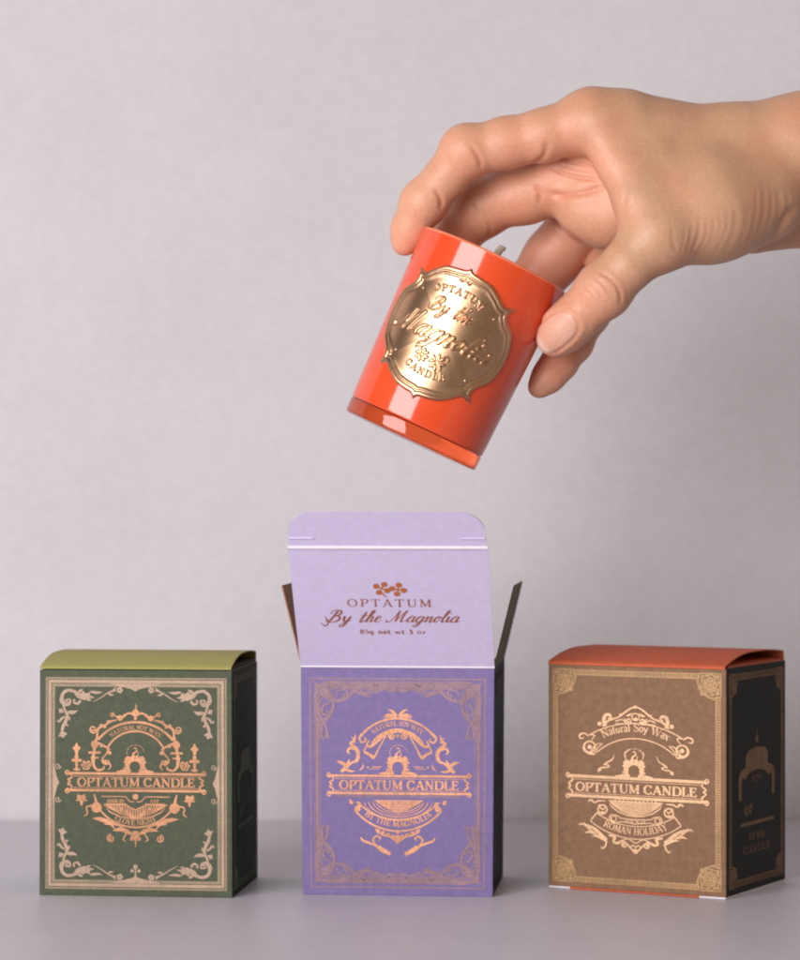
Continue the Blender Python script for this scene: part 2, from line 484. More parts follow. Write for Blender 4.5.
def front_green():
    A = Art()
    # border: bright middle rule between two dull ones, with a bump at the middle of each side
    for ink, ins, w in ((1, 7.3, 1.9), (0, 10.6, 3.2), (1, 14.4, 3.0)):
        A.ink = ink
        x0, x1, y0, y1 = ins, FW - ins + 0.8, ins + 1, FH - ins - 0.5
        for a, b in (((x0 - w / 2, y0), (x1 + w / 2, y0)), ((x0 - w / 2, y1), (x1 + w / 2, y1)), ((x0, y0), (x0, y1)), ((x1, y0), (x1, y1))):
            A.seg(a, b, w)
    A.ink = 0
    for sy, yb in ((1, 14.5), (-1, FH - 14)):
        A.poly([(72, yb - sy), (80, yb + 1.6 * sy), (88, yb + 3.2 * sy), (94, yb + 4.6 * sy), (98, yb + 7 * sy), (102, yb + 4.6 * sy), (108, yb + 3.2 * sy), (116, yb + 1.6 * sy), (124, yb - sy)])
    for sx, xb in ((1, 14.5), (-1, FW - 14)):
        A.poly([(xb - sx, 94), (xb + 2 * sx, 102), (xb + 3.4 * sx, 109), (xb + 6 * sx, 114), (xb + 3.4 * sx, 119), (xb + 2 * sx, 126), (xb - sx, 134)])
        for dy in (-17, 17):
            A.spiral((xb + 4.5 * sx, 114.5 + dy), 3.2, 1, 0, 1.1, .9)
    i = len(A.polys)
    corner_scroll(A)
    A.mirror_from(i, cx=98)
    A.mirror_from(i, cy=114.7)
    A.disc((98, 199), 2.4); A.disc((94.5, 203), 1.8); A.disc((101.5, 203), 1.8); A.seg((98, 199), (98, 209), 1.6)
    # copper emblem, drawn at 5 units per photo pixel about x = 400
    i0 = len(A.polys)
    A.ink = 2
    banner(A, 384, 469, 48, 752, 427, 103, 700, 44)
    A.arc((400, 367), 245, -141, -39, 12)
    A.arc((400, 330), 162, -154, -26, 10)
    text(A, 'NATURAL SOY WAX', 400, 0, 21, width=265, arc=(352, 194, True), bold=1.1)
    A.curve([(400, 28), (404, 45), (400, 60)], [2, 6, 10]); A.disc((400, 76), 19); A.disc((400, 102), 9)
    i = len(A.polys)
    A.curve([(388, 80), (362, 78), (345, 92), (322, 104), (298, 92), (284, 84)], [12, 10, 8, 12, 6, 3])
    A.disc((322, 102), 15); A.disc((345, 88), 8)
    A.spiral((285, 84), 12, 4, 90, 1.0, 5)
    A.curve([(306, 112), (272, 120), (246, 138), (216, 152), (196, 172)], [6, 12, 10, 13, 8])
    for p in ((262, 122), (244, 146), (226, 140), (208, 162)): A.disc(p, 8.5, 8)
    A.spiral((184, 160), 20, 6, 20, 1.3, [8, 7, 5])
    A.curve([(206, 170), (204, 200), (194, 232)], [10, 12, 16])
    A.curve([(200, 226), (226, 238), (256, 252), (270, 262)], [14, 12, 10, 6]); A.disc((192, 236), 19); A.disc((268, 278), 10); A.disc((228, 242), 10)
    A.curve([(194, 240), (188, 278), (184, 310), (188, 345), (208, 366), (236, 360), (240, 345)], [20, 12, 20, 13, 11, 9, 6])
    A.seg((160, 278), (222, 278), 11); A.seg((172, 304), (212, 304), 7)
    A.curve([(262, 258), (252, 284), (236, 302), (232, 322), (250, 336), (266, 326), (258, 314)], [10, 7, 6, 11, 11, 8, 5])
    A.curve([(262, 326), (274, 346), (262, 364)], [7, 8, 4]); A.disc((246, 324), 10)
    A.seg((100, 236), (100, 372), 13)
    A.poly([(100, 226), (110, 246), (122, 256), (110, 268), (106, 288), (94, 288), (90, 268), (78, 256), (90, 246)])
    A.seg((76, 318), (126, 318), 15); A.seg((84, 364), (118, 364), 10); A.disc((100, 300), 11)
    A.spiral((148, 342), 25, 5, -60, 1.8, 6)
    for a in range(6): A.disc((148 + 22 * math.cos(a * 1.05), 342 + 22 * math.sin(a * 1.05)), 5, 6)
    A.poly([(106, 488), (124, 496), (142, 488), (148, 508), (136, 522), (130, 548), (122, 548), (116, 522), (102, 508)])
    A.seg((98, 520), (154, 520), 8)
    A.disc((202, 556), 27, 12); A.curve([(190, 488), (196, 510), (202, 535)], [6, 12, 16])
    A.curve([(178, 546), (152, 556), (156, 586), (138, 602)], [10, 8, 9, 3])
    A.curve([(226, 500), (340, 500), (356, 508), (372, 524), (394, 526)], 5)
    A.seg((250, 536), (352, 536), 4)
    A.leaf((182, 612), (300, 668), 22, -.14); A.leaf((240, 640), (352, 676), 20, -.18); A.leaf((285, 672), (392, 700), 20, -.16); A.leaf((330, 660), (384, 690), 16, .1)
    A.spiral((276, 712), 20, 5, -90, -1.4, 7)
    A.curve([(352, 690), (338, 716), (352, 728)], [8, 8, 3])
    A.mirror_from(i, cx=400)
    gate(A, 397, 298, 374)
    A.disc((400, 500), 15)
    text(A, 'MADE BY', 300, 530, 16, width=88, bold=1.3)
    text(A, 'EST.', 500, 530, 16, width=50, bold=1.3)
    A.arc((400, 424), 231, 31, 149, 9)
    A.line([(238, 542), (350, 540), (376, 556), (400, 566), (424, 556), (450, 540), (562, 542), (530, 578), (478, 602), (400, 613), (322, 602), (270, 578)], 6, True)
    for k in range(23):
        u = -1 + 2 * k / 22
        x = 400 + 150 * u
        y0 = 544 + 22 * max(0, 1 - abs(u) * 3)
        A.seg((400 + 128 * u, 606 - 46 * u * u), (x, y0), 7)
    for sx in (-1, 1):
        A.leaf((400, 606), (400 + sx * 46, 566), 20, .15 * sx); A.disc((400 + sx * 70, 560), 8)
    text(A, 'CLOVE NIGHT', 400, 0, 27, width=225, arc=(424, 221, False), bold=1.1)
    A.disc((400, 694), 23, 14); A.disc((382, 712), 11); A.disc((418, 712), 11); A.curve([(400, 712), (402, 735), (400, 756)], [12, 8, 2])
    A.apply(lambda x, y: (18 + x / 5, 28 + y / 5), i0)
    return A


def front_purple():
    A = Art()
    A.ink = 0
    i0 = len(A.polys)
    # frame: outer hairline, inner band, all in dull mauve
    for ins, w in ((9.4, 1.5), (16.0, 3.0), (19.2, .9)):
        x0, x1, y0, y1 = ins, FW - ins, ins + 2.5, FH - ins + 1
        for a, b in (((x0 - w / 2, y0), (x1 + w / 2, y0)), ((x0 - w / 2, y1), (x1 + w / 2, y1)), ((x0, y0), (x0, y1)), ((x1, y0), (x1, y1))):
            A.seg(a, b, w)
    i = len(A.polys)
    q = lambda *p: [(x / 8 - 1, y / 8) for x, y in p]
    A.curve(q((105, 115), (160, 165), (215, 215), (262, 268)), [.8, 2.2, 3.4, 1.5])
    A.curve(q((130, 120), (190, 170), (235, 210)), [.5, 1.2, 2]); A.curve(q((108, 140), (165, 195), (222, 240)), [.5, 1.2, 2])
    for s in (0, 1):
        f = (lambda *p: q(*p)) if s == 0 else (lambda *p: [(b / 8 - 1, a / 8) for a, b in p])
        A.curve(f((262, 268), (325, 272), (385, 245), (430, 205), (480, 172), (545, 170)), [2.6, 3.0, 3.4, 3.0, 2.4, 1])
        A.curve(f((300, 245), (300, 205), (345, 180), (385, 195), (372, 222), (345, 215)), [1, 2.2, 2.2, 2, 1.6, 1])
        A.curve(f((235, 150), (290, 135), (350, 150), (420, 175), (480, 210), (540, 222), (575, 200)), [1, 2.6, 3.2, 2.6, 2.4, 2, .8])
        A.curve(f((180, 128), (240, 122), (330, 124), (430, 142)), [1, 2.6, 2.6, 1.2])
        A.leaf(*f((395, 150), (520, 132)), 3.4, -.1); A.leaf(*f((470, 180), (600, 200)), 3, .14); A.leaf(*f((440, 160), (560, 158)), 2.4, .1)
        A.spiral(f((548, 218))[0], 3.4, 1.1, 0, 1.2, 1.2)
        for k in range(9):
            A.spiral(f((235 + 40 * k, 142 + 14 * (k % 2)))[0], 2.7, .8, 60 * k, 1.4 if k % 2 else -1.4, .95, 16)
            A.disc(f((255 + 40 * k, 182 - 16 * (k % 3)))[0], 1.15, 7)
        for k in range(5):
            A.spiral(f((215 + 14 * k, 175 + 18 * k))[0], 2.0, .7, 90 * k, 1.3, .9, 14)
            A.leaf(*f((290 + 30 * k, 262 - 16 * k), (312 + 30 * k, 284 - 20 * k)), 2.0, .1)
        A.seg(*f((250, 118), (760, 118)), .9)
    # scalloped lace along the top, up to the middle
    for k in range(5):
        x = 70 + k * 6.4
        A.arc((x, 18.5), 4.6, 10, 170, 1.5, 10); A.disc((x, 19.5), 1.7, 7); A.arc((x, 17.0), 2.4, 0, 360, .9, 12)
    A.curve([(66, 21), (76, 25.5), (84, 22), (92, 24.5), (98, 23)], [1, 2, 1.4, 2, 1.2])
    A.seg((60, 16), (98, 16), 1.3)
    # the longer tendril of the lower corners is the same scroll turned over
    A.mirror_from(i, cx=98)
    A.mirror_from(i, cy=115.6)
    A.ink = 1
    i0 = len(A.polys)
    banner(A, 383, 470, 38, 758, 428, 94, 700, 45, 12)
    A.arc((390, 332), 237, -143, -37, 11)
    A.arc((390, 303), 153, -148, -32, 10)
    text(A, 'NATURAL SOY WAX', 390, 0, 25, width=262, arc=(318, 186, True), bold=1.15)
    i = len(A.polys)
    A.curve([(212, 172), (198, 194), (210, 216), (232, 204), (224, 192)], [10, 11, 9, 8, 4])
    A.curve([(246, 206), (236, 228), (252, 236), (276, 222), (300, 198), (332, 172), (390, 158)], [6, 11, 13, 12, 16, 15, 14])
    A.curve([(238, 226), (222, 262), (246, 272), (270, 292), (296, 246), (332, 180)], [5, 9, 10, 14, 6, 8])
    A.seg((222, 264), (272, 288), 12)
    A.spiral((362, 184), 18, 5, -90, -1.3, 7); A.disc((390, 182), 8)
    A.leaf((390, 86), (340, 48), 14, .1); A.leaf((384, 90), (318, 86), 16, .16); A.curve([(322, 92), (346, 88), (390, 80)], [5, 8, 8])
    A.curve([(180, 176), (168, 210), (150, 222), (178, 244), (192, 272), (184, 306), (160, 318)], [3, 16, 9, 18, 19, 17, 9])
    A.curve([(176, 250), (150, 244), (138, 262), (150, 274)], [14, 12, 10, 5]); A.leaf((176, 222), (156, 188), 10, .1)
    A.curve([(168, 312), (140, 330), (124, 348), (104, 364)], [6, 18, 22, 14]); A.leaf((136, 340), (78, 312), 18, .1); A.leaf((132, 328), (150, 300), 12, 0)
    A.leaf((120, 350), (180, 358), 12, .1); A.leaf((196, 356), (216, 318), 9, .2)
    A.disc((156, 517), 10); A.disc((150, 508), 6)
    A.seg((262, 338), (310, 338), 5); A.disc((240, 340), 5); A.seg((248, 348), (300, 348), 3)
    A.curve([(178, 515), (200, 522), (184, 540), (174, 556)], [4, 15, 12, 10]); A.disc((190, 548), 14)
    A.curve([(202, 690), (214, 706), (250, 720), (276, 730), (310, 752), (356, 776)], [6, 12, 12, 10, 22, 14])
    A.curve([(278, 728), (266, 702), (286, 684), (304, 696), (296, 706)], [10, 10, 10, 8, 4])
    for k in range(4): A.disc((300 + k * 16, 742 + k * 9), 12 - k, 9)
    for k in range(4): A.spiral((292 + k * 26, 662 + k * 9), 11, 4, 180, 1.1, 6)
    A.curve([(278, 646), (310, 676), (352, 688), (392, 716)], [6, 9, 8, 8])
    A.mirror_from(i, cx=392)
    A.disc((392, 692), 14); A.disc((392, 664), 9); A.curve([(392, 690), (393, 712), (392, 724)], [14, 8, 2])
    gate(A, 392, 288, 372)
    # fine row of lace under the lower rail
    A.ink = 0
    for k in range(46): A.arc((94 + k * 13.4, 483), 6.5, 0, 180, 4.5, 7)
    A.seg((88, 481), (706, 481), 5)
    A.ink = 1
    A.line([(272, 506), (520, 506), (500, 532), (460, 556), (396, 566), (332, 556), (292, 532)], 5, True)
    for k in range(27):
        u = -1 + 2 * k / 26
        A.seg((396 + 112 * u, 509), (396 + 92 * u, 562 - 40 * u * u), 5.5)
    for y in (518, 530, 543): A.seg((396 - 1.9 * (575 - y), y), (396 + 1.9 * (575 - y), y), 4)
    for r, w in ((96, 4), (112, 5), (128, 4)): A.line([(394 + 1.35 * r * math.cos(a), 506 + 0.72 * r * math.sin(a)) for a in np.linspace(0.1, PI - 0.1, 26)], w)
    A.arc((394, 372), 286, 40, 140, 10)
    A.arc((394, 322), 281, 46, 134, 8)
    A.seg((174, 552), (208, 528), 10); A.seg((614, 552), (580, 528), 10)
    text(A, 'BY THE MAGNOLIA', 394, 0, 31, width=372, arc=(352, 286, False), bold=1.15)
    A.apply(lambda x, y: (19.6 + x / 5 * 1.005, 32.5 + y / 5), i0)
    return A


def medallion(A, c, r):
    A.ring(c, r, 1.2, n=24)
    A.ring(c, r * 0.62, 1.0, n=18)
    for k in range(8):
        a = k * PI / 4
        p = (c[0] + r * 0.66 * math.cos(a), c[1] + r * 0.66 * math.sin(a))
        A.spiral(p, r * 0.3, r * 0.08, math.degrees(a), 1.2, 1.1, 14)
        A.disc((c[0] + r * 0.36 * math.cos(a + .4), c[1] + r * 0.36 * math.sin(a + .4)), r * 0.13, 7)
        A.disc((c[0] + r * 0.95 * math.cos(a + .3), c[1] + r * 0.95 * math.sin(a + .3)), r * 0.15, 7)
    A.disc(c, r * 0.22, 10)


def fret_border(A, ins, w, cor, W=FW, H=FH, step=2.6):
    """reeded band with square filigree corners"""
    for (a, b, n) in (((ins + cor, ins), (W - ins - cor, ins), (0, 1)), ((ins + cor, H - ins), (W - ins - cor, H - ins), (0, -1)),
                      ((ins, ins + cor), (ins, H - ins - cor), (1, 0)), ((W - ins, ins + cor), (W - ins, H - ins - cor), (-1, 0))):
        for o, ww in ((0.4, .9), (w, 1.3)):
            A.seg((a[0] + n[0] * o, a[1] + n[1] * o), (b[0] + n[0] * o, b[1] + n[1] * o), ww)
        L = math.hypot(b[0] - a[0], b[1] - a[1])
        m = int(L / step)
        for k in range(m):
            t = (k + .5) / m
            p = (a[0] + (b[0] - a[0]) * t, a[1] + (b[1] - a[1]) * t)
            A.seg((p[0] + n[0] * .6, p[1] + n[1] * .6), (p[0] + n[0] * w, p[1] + n[1] * w), step * .66)
    i = len(A.polys)
    c = (ins + cor * .5, ins + cor * .5)
    medallion(A, c, cor * .46)
    A.curve([(ins, ins + cor), (ins, ins + 3), (ins + 3, ins), (ins + cor, ins)], 1.2)
    A.curve([(ins + w, ins + cor * 1.15), (ins + cor * .72, ins + cor * .98), (ins + cor * .98, ins + cor * .72), (ins + cor * 1.15, ins + w)], 1.3)
    A.curve([(ins + cor, ins + 1), (ins + cor * 1.05, ins + cor * .5), (ins + cor * .8, ins + cor * .8)], 1.1)
    A.curve([(ins + 1, ins + cor), (ins + cor * .5, ins + cor * 1.05), (ins + cor * .8, ins + cor * .8)], 1.1)
    for p in ((.14, .14), (.86, .14), (.14, .86), (.88, .88)): A.disc((ins + cor * p[0], ins + cor * p[1]), cor * .1, 7)
    A.mirror_from(i, cx=W / 2)
    A.mirror_from(i, cy=H / 2)


def front_brown():
    A = Art()
    A.ink = 0
    fret_border(A, 5.6, 5.2, 23)
    A.ink = 1
    i0 = len(A.polys)
    banner(A, 410, 510, 58, 752, 463, 100, 700, 46, 15)
    A.arc((400, 560), 430, -123, -57, 6)
    A.arc((400, 480), 274, -134, -46, 6)
    text(A, 'Natural Soy Wax', 398, 0, 42, width=330, arc=(505, 334, True), bold=1.05)
    i = len(A.polys)
    A.curve([(165, 202), (146, 190), (122, 198), (124, 216), (142, 214)], [6, 8, 9, 8, 4])
    A.curve([(172, 196), (196, 198), (180, 224)], [6, 7, 5])
    A.ring((172, 258), 28, 8); A.disc((172, 258), 11); A.curve([(146, 240), (140, 268), (160, 290), (196, 296)], 7)
    A.curve([(196, 296), (212, 262), (236, 236)], 6); A.curve([(196, 296), (178, 282), (204, 246), (226, 236)], [5, 6, 6, 4])
    A.curve([(236, 150), (268, 118), (308, 104), (336, 84), (366, 60), (396, 44)], [8, 12, 8, 10, 9, 8])
    A.curve([(252, 148), (242, 120), (250, 94), (272, 90), (276, 106), (262, 108)], [14, 18, 17, 14, 9, 5])
    A.curve([(300, 122), (330, 112), (352, 122), (344, 102)], [7, 7, 7, 4]); A.spiral((364, 118), 18, 5, 180, -1.3, 7)
    A.curve([(318, 98), (332, 90), (320, 84)], 7); A.disc((222, 138), 11); A.leaf((352, 92), (384, 76), 12, .1); A.seg((300, 134), (400, 128), 5)
    A.curve([(296, 292), (284, 318), (258, 334), (244, 348)], [3, 7, 8, 12]); A.curve([(254, 342), (270, 352), (250, 360), (232, 362), (214, 382)], [5, 9, 7, 8, 12]); A.disc((222, 372), 9)
    A.curve([(164, 536), (182, 530), (196, 542), (216, 532), (250, 530)], [8, 12, 7, 9, 5])
    A.ring((236, 574), 22, 8); A.curve([(218, 548), (222, 562), (238, 574), (252, 560)], [5, 8, 8, 4]); A.disc((236, 592), 10)
    A.curve([(180, 628), (196, 608), (212, 590), (228, 606)], 6)
    A.leaf((262, 740), (120, 648), 18, .1); A.leaf((180, 686), (112, 660), 14, .2); A.leaf((190, 690), (142, 640), 10, -.1); A.leaf((210, 706), (146, 700), 16, .15)
    A.leaf((260, 740), (184, 712), 18, .12); A.leaf((262, 724), (216, 680), 18, -.15); A.curve([(256, 738), (250, 760), (236, 774), (228, 764)], [8, 9, 8, 4])
    A.curve([(266, 704), (296, 712), (290, 736), (310, 742), (336, 730), (366, 752), (400, 790)], [8, 16, 10, 14, 10, 9, 8])
    A.spiral((346, 748), 16, 5, -90, -1.2, 7); A.curve([(330, 728), (362, 718), (400, 738)], 6); A.curve([(372, 764), (386, 748), (400, 760)], 6)
    A.curve([(268, 618), (282, 598), (312, 604), (330, 614), (400, 618)], 5); A.curve([(268, 618), (290, 640), (330, 632), (400, 640)], 5); A.ring((292, 618), 13, 5)
    A.mirror_from(i, cx=400)
    A.disc((400, 108), 10); A.ring((400, 96), 18, 6); A.disc((398, 46), 9); A.disc((400, 776), 11)
    gate(A, 392, 318, 402)
    A.curve([(350, 312), (346, 282), (368, 262)], [4, 6, 4]); A.curve([(434, 312), (440, 282), (418, 262)], [4, 6, 4])
    A.line([(266, 528), (534, 528), (520, 556), (486, 582), (440, 598), (400, 602), (360, 598), (314, 582), (280, 556)], 6, True)
    for k in range(31):
        u = -1 + 2 * k / 30
        A.seg((400 + 125 * u, 530), (400 + 118 * u, 598 - 54 * u * u), 6)
    for k in range(11): A.seg((300 + 20 * k, 515), (300 + 20 * k, 529), 6)
    text(A, 'SOY WAX', 400, 637, 16, width=104, bold=1.2)
    A.arc((400, 300), 352, 57, 123, 5)
    A.arc((400, 360), 356, 51, 129, 6)
    A.seg((176, 636), (208, 596), 6); A.seg((624, 636), (592, 596), 6)
    text(A, 'ROMAN HOLIDAY', 400, 0, 36, width=335, arc=(330, 366, False), bold=1.1)
    A.apply(lambda x, y: (98 + (x - 401) / 5 * 1.115, 32.8 + y / 5), i0)
    return A


def side_art(border=True):
    """the gift-box mark on a side panel: 160 x 229 units"""
    A = Art()
    A.ink = 0
    if border:
        fret_border(A, 7, 6, 20, 160, FH, 3.2)
    A.disc((80, 76), 4); A.seg((80, 66), (80, 74), 1.2)
    A.poly([(50, 100), (50, 92), (58, 86), (80, 84), (102, 86), (110, 92), (110, 108), (100, 106), (80, 104), (60, 106), (50, 110)])
    A.curve([(36, 136), (36, 114), (46, 108), (58, 106)], [7, 9, 8, 6])
    A.curve([(124, 136), (124, 114), (114, 108), (102, 106)], [7, 9, 8, 6])
    A.curve([(44, 112), (60, 105), (80, 103), (100, 105), (116, 112)], 9)
    A.seg((36, 161), (126, 161), 3.6)
    text(A, 'SOY WAX', 80, 178, 7, width=44)
    text(A, 'CANDLE', 80, 191, 7, width=74)
    text(A, 'SOY', 80, 120, 7, width=26)
    A.spiral((52, 147), 6, 2, 0, 1.5, 1.6); A.spiral((64, 146), 5, 2, 90, 1.5, 1.5)
    return A


# ------------------------------------------------------------------ cartons
BW, BD, BH = 65.0, 54.0, 76.3


def rounded_ring(W, D, r, n=4, inset=0.0):
    """plan outline, counter-clockwise from above: x -W/2..W/2, y 0..D"""
    out = []
    W2, r = W / 2 - inset, max(r - inset, 0.15)
    y0, y1 = inset, D - inset
    for cx, cy, a0 in ((W2 - r, y0 + r, -90), (W2 - r, y1 - r, 0), (-W2 + r, y1 - r, 90), (-W2 + r, y0 + r, 180)):
        for k in range(n + 1):
            a = math.radians(a0 + 90 * k / n)
            out.append((cx + r * math.cos(a), cy + r * math.sin(a)))
    return out


def carton_body(root, H, z0, m_front, m_side, m_in, art, inks, side=None, side_inks=(), taper=0.0):
    mb = MB()
    r, th = 0.55, 0.5
    o = rounded_ring(BW, BD, r)
    i = rounded_ring(BW, BD, r, inset=th)
    n = len(o)
    zs = [z0, z0 + 0.25, z0 + H * .5, z0 + H - 0.15, z0 + H]
    sc = lambda z: 1 + taper * ((z - z0) / H - 1)
    V = []
    for k, z in enumerate(zs):
        ins = 0.12 if k in (0, len(zs) - 1) else 0
        for x, y in (rounded_ring(BW, BD, r, inset=ins)):
            V.append((x * sc(z), y, z))
    base_i = len(V)
    for z in (z0 + H, z0 + 0.6):
        for x, y in i:
            V.append((x * sc(z), y, z))
    F, Mi = [], []
    for k in range(len(zs) - 1):
        for j in range(n):
            j2 = (j + 1) % n
            F.append((k * n + j, k * n + j2, (k + 1) * n + j2, (k + 1) * n + j))
            x = (o[j][0] + o[j2][0]) / 2
            y = (o[j][1] + o[j2][1]) / 2
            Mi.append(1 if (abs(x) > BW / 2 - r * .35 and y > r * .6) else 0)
    top = (len(zs) - 1) * n
    for j in range(n):
        j2 = (j + 1) % n
        F.append((top + j, top + j2, base_i + j2, base_i + j)); Mi.append(2)
        F.append((base_i + j, base_i + j2, base_i + n + j2, base_i + n + j)); Mi.append(3)
    F.append(tuple(base_i + n + j for j in range(n))); Mi.append(3)
    F.append(tuple(reversed(range(n)))); Mi.append(0)
    mb.v, mb.f, mb.m = V, F, Mi
    # printed front (and right side), a few hundredths of a millimetre proud of the card
    mats = [m_front, m_side, M['white_card'], m_in] + list(inks) + list(side_inks)
    for pts, lay, ink in art.polys:
        vs = []
        for x, y in pts:
            z = z0 + (1 - y / FH) * H
            vs.append(((x / FW - .5) * BW * sc(z), -(0.03 + 0.003 * (lay % 40)), z))
        mb.add(vs, [tuple(range(len(vs)))], 4 + ink)
    if side is not None:
        for pts, lay, ink in side.polys:
            vs = []
            for x, y in pts:
                z = z0 + (1 - y / FH) * H
                vs.append(((BW / 2) * sc(z) + 0.03 + 0.003 * (lay % 40), x / 160 * BD, z))
            mb.add(vs, [tuple(range(len(vs)))], 4 + len(inks) + ink)
    return mb.build('carton_body', mats, root)


def sheet(pts, x0, x1, th, nx=1, xw=None):
    """card bent along a profile of (y, z) points, spanning x0..x1; xw(t) narrows it along the profile. Returns verts, faces"""
    p = np.array(pts, float)
    t = np.gradient(p, axis=0)
    t /= np.linalg.norm(t, axis=1)[:, None] + 1e-9
    nr = np.c_[-t[:, 1], t[:, 0]]
    V, F = [], []
    m = len(p)
    cols = nx + 1
    for side in (1, -1):
        for k in range(m):
            w = 1.0 if xw is None else xw(k / (m - 1))
            for c in range(cols):
                x = ((x0 + x1) / 2) + (x0 - x1) / 2 * w * (1 - 2 * c / nx)
                yz = p[k] + nr[k] * th / 2 * side
                V.append((x, yz[0], yz[1]))
    o = m * cols
    for k in range(m - 1):
        for c in range(cols - 1):
            a, b, d, e = k * cols + c, k * cols + c + 1, (k + 1) * cols + c + 1, (k + 1) * cols + c
            F.append((a, b, d, e))
            F.append((o + e, o + d, o + b, o + a))
    for k in range(m - 1):
        a, e = k * cols, (k + 1) * cols
        F.append((a, e, o + e, o + a))
        a, e = k * cols + cols - 1, (k + 1) * cols + cols - 1
        F.append((e, a, o + a, o + e))
    for c in range(cols - 1):
        F.append((c + 1, c, o + c, o + c + 1))
        k = (m - 1) * cols
        F.append((k + c, k + c + 1, o + k + c + 1, o + k + c))
    return V, F


def closed_lid(root, H, z0, m_lid, m_in, rise, front_drop, m_flap):
    """lid hinged at the front edge, bulging up, tucked in at the back; a dust flap shows in the gap at each side"""
    ys = np.linspace(0, 1, 22)
    prof = [(-0.36, -front_drop), (-0.46, -front_drop * .4), (-0.38, 0.28), (0.1, 0.62)]
    for t in ys[1:]:
        s = math.sin(min(1, t / 0.45) * PI / 2) ** .9
        z = 0.6 + (rise - .6) * s - (0.0 if t < .62 else (t - .62) ** 2 * 6.0 * rise / 3.3)
        prof.append((t * (BD - 1.6), z))
    prof += [(BD - 1.1, prof[-1][1] - .8), (BD - 1.2, -4), (BD - 1.6, -12)]
    V, F = sheet([(y, z0 + H + z) for y, z in prof], -BW / 2 + .25, BW / 2 - .25, 0.42)
    lid = mesh_obj('lid', V, F, [m_lid], root)
    smooth_by_angle(lid, 50)
    for s in (-1, 1):
        # dust flap: folds in from the side panel's top edge, springing slightly up
        V2, F2 = [], []
        prof = [(0.35, -.1), (0.3, .35), (1.2, .75), (8, 1.25), (20, 1.0)]
        for k, (dx, dz) in enumerate(prof):
            for y in (2.2 + k * .5, BD - 2.4 - k * .5):
                for e in (0.18, -0.18):
                    V2.append((s * (BW / 2 - dx), y, z0 + H + dz + e))
        for k in range(len(prof) - 1):
            a, b = k * 4, k * 4 + 4
            F2 += [(a, a + 2, b + 2, b), (a + 1, b + 1, b + 3, a + 3), (a, b, b + 1, a + 1), (a + 2, a + 3, b + 3, b + 2)]
        fl = mesh_obj('dust_flap', V2, F2, [m_flap], root)
        smooth_by_angle(fl, 50)
    return lid


def box_root(name, label, br, yaw, group):
    c, s = math.cos(yaw), math.sin(yaw)
    cx = br[0] - BW / 2 * c
    cy = br[1] + BW / 2 * s
    return thing(name, label, 'box', (cx, cy, 0), -yaw, group)


GRP = 'printed candle boxes standing in a row'
bx_green = box_root('candle_box', 'closed dark green candle box with olive lid, cream border and copper emblem', (-55.7, 7.8), 0.109, GRP)
carton_body(bx_green, BH - 1.0, 0.0, M['green'], M['green_side'], M['dark_in'], front_green(), [M['cream_ink'], M['cream_dim'], M['copper']], side_art(), [M['moss']], taper=-.006)
closed_lid(bx_green, BH - .6, 0.0, M['olive'], M['dark_in'], 4.2, -.3, M['green_side'])

bx_purple = box_root('candle_box', 'open violet candle box with its lilac lid standing up, beneath the hand', (31.5, 9.8), 0.095, GRP)
carton_body(bx_purple, BH, 0.0, M['purple'], M['slate_side'], M['brown_inner'], front_purple(), [M['mauve_ink'], M['copper_bright']], side_art(), [M['dark_in']], taper=.018)

bx_brown = box_root('candle_box', 'closed brown candle box with vermilion lid and pale gold emblem, black side showing', (107.6, 2.8), 0.495, GRP)
carton_body(bx_brown, BH - .7, 0.8, M['brown'], M['black_side'], M['dark_in'], front_brown(), [M['gold_ink'], M['gold_pale']], side_art(), [M['gold_dim']])
closed_lid(bx_brown, BH - .7, 0.8, M['red'], M['dark_in'], 4.4, .2, M['red'])
mb = MB()
for x0, x1, m in ((-BW / 2 + .3, -BW / 2 + 8.2, 1), (-BW / 2 + 8.2, BW / 2 - 9.5, 0), (BW / 2 - 9.5, BW / 2 - .2, 1)):
    dy = 0.12 if m == 0 else 0.0
    V = [(x, y, z) for x in (x0, x1) for y, z in ((.1 - dy, .79), (-.15 - dy, .6), (-.1 - dy, .25), (.3, .02 + (.03 if m else 0)), (BD - 1, .02 + (.03 if m else 0)), (BD - 1, .79))]
    mb.add(V, [(k, k + 1, k + 7, k + 6) for k in range(5)] + [(5, 0, 6, 11), tuple(range(5, -1, -1)), tuple(range(6, 12))], m)
mb.build('bottom_flap', [M['red'], M['white_card']], bx_brown)


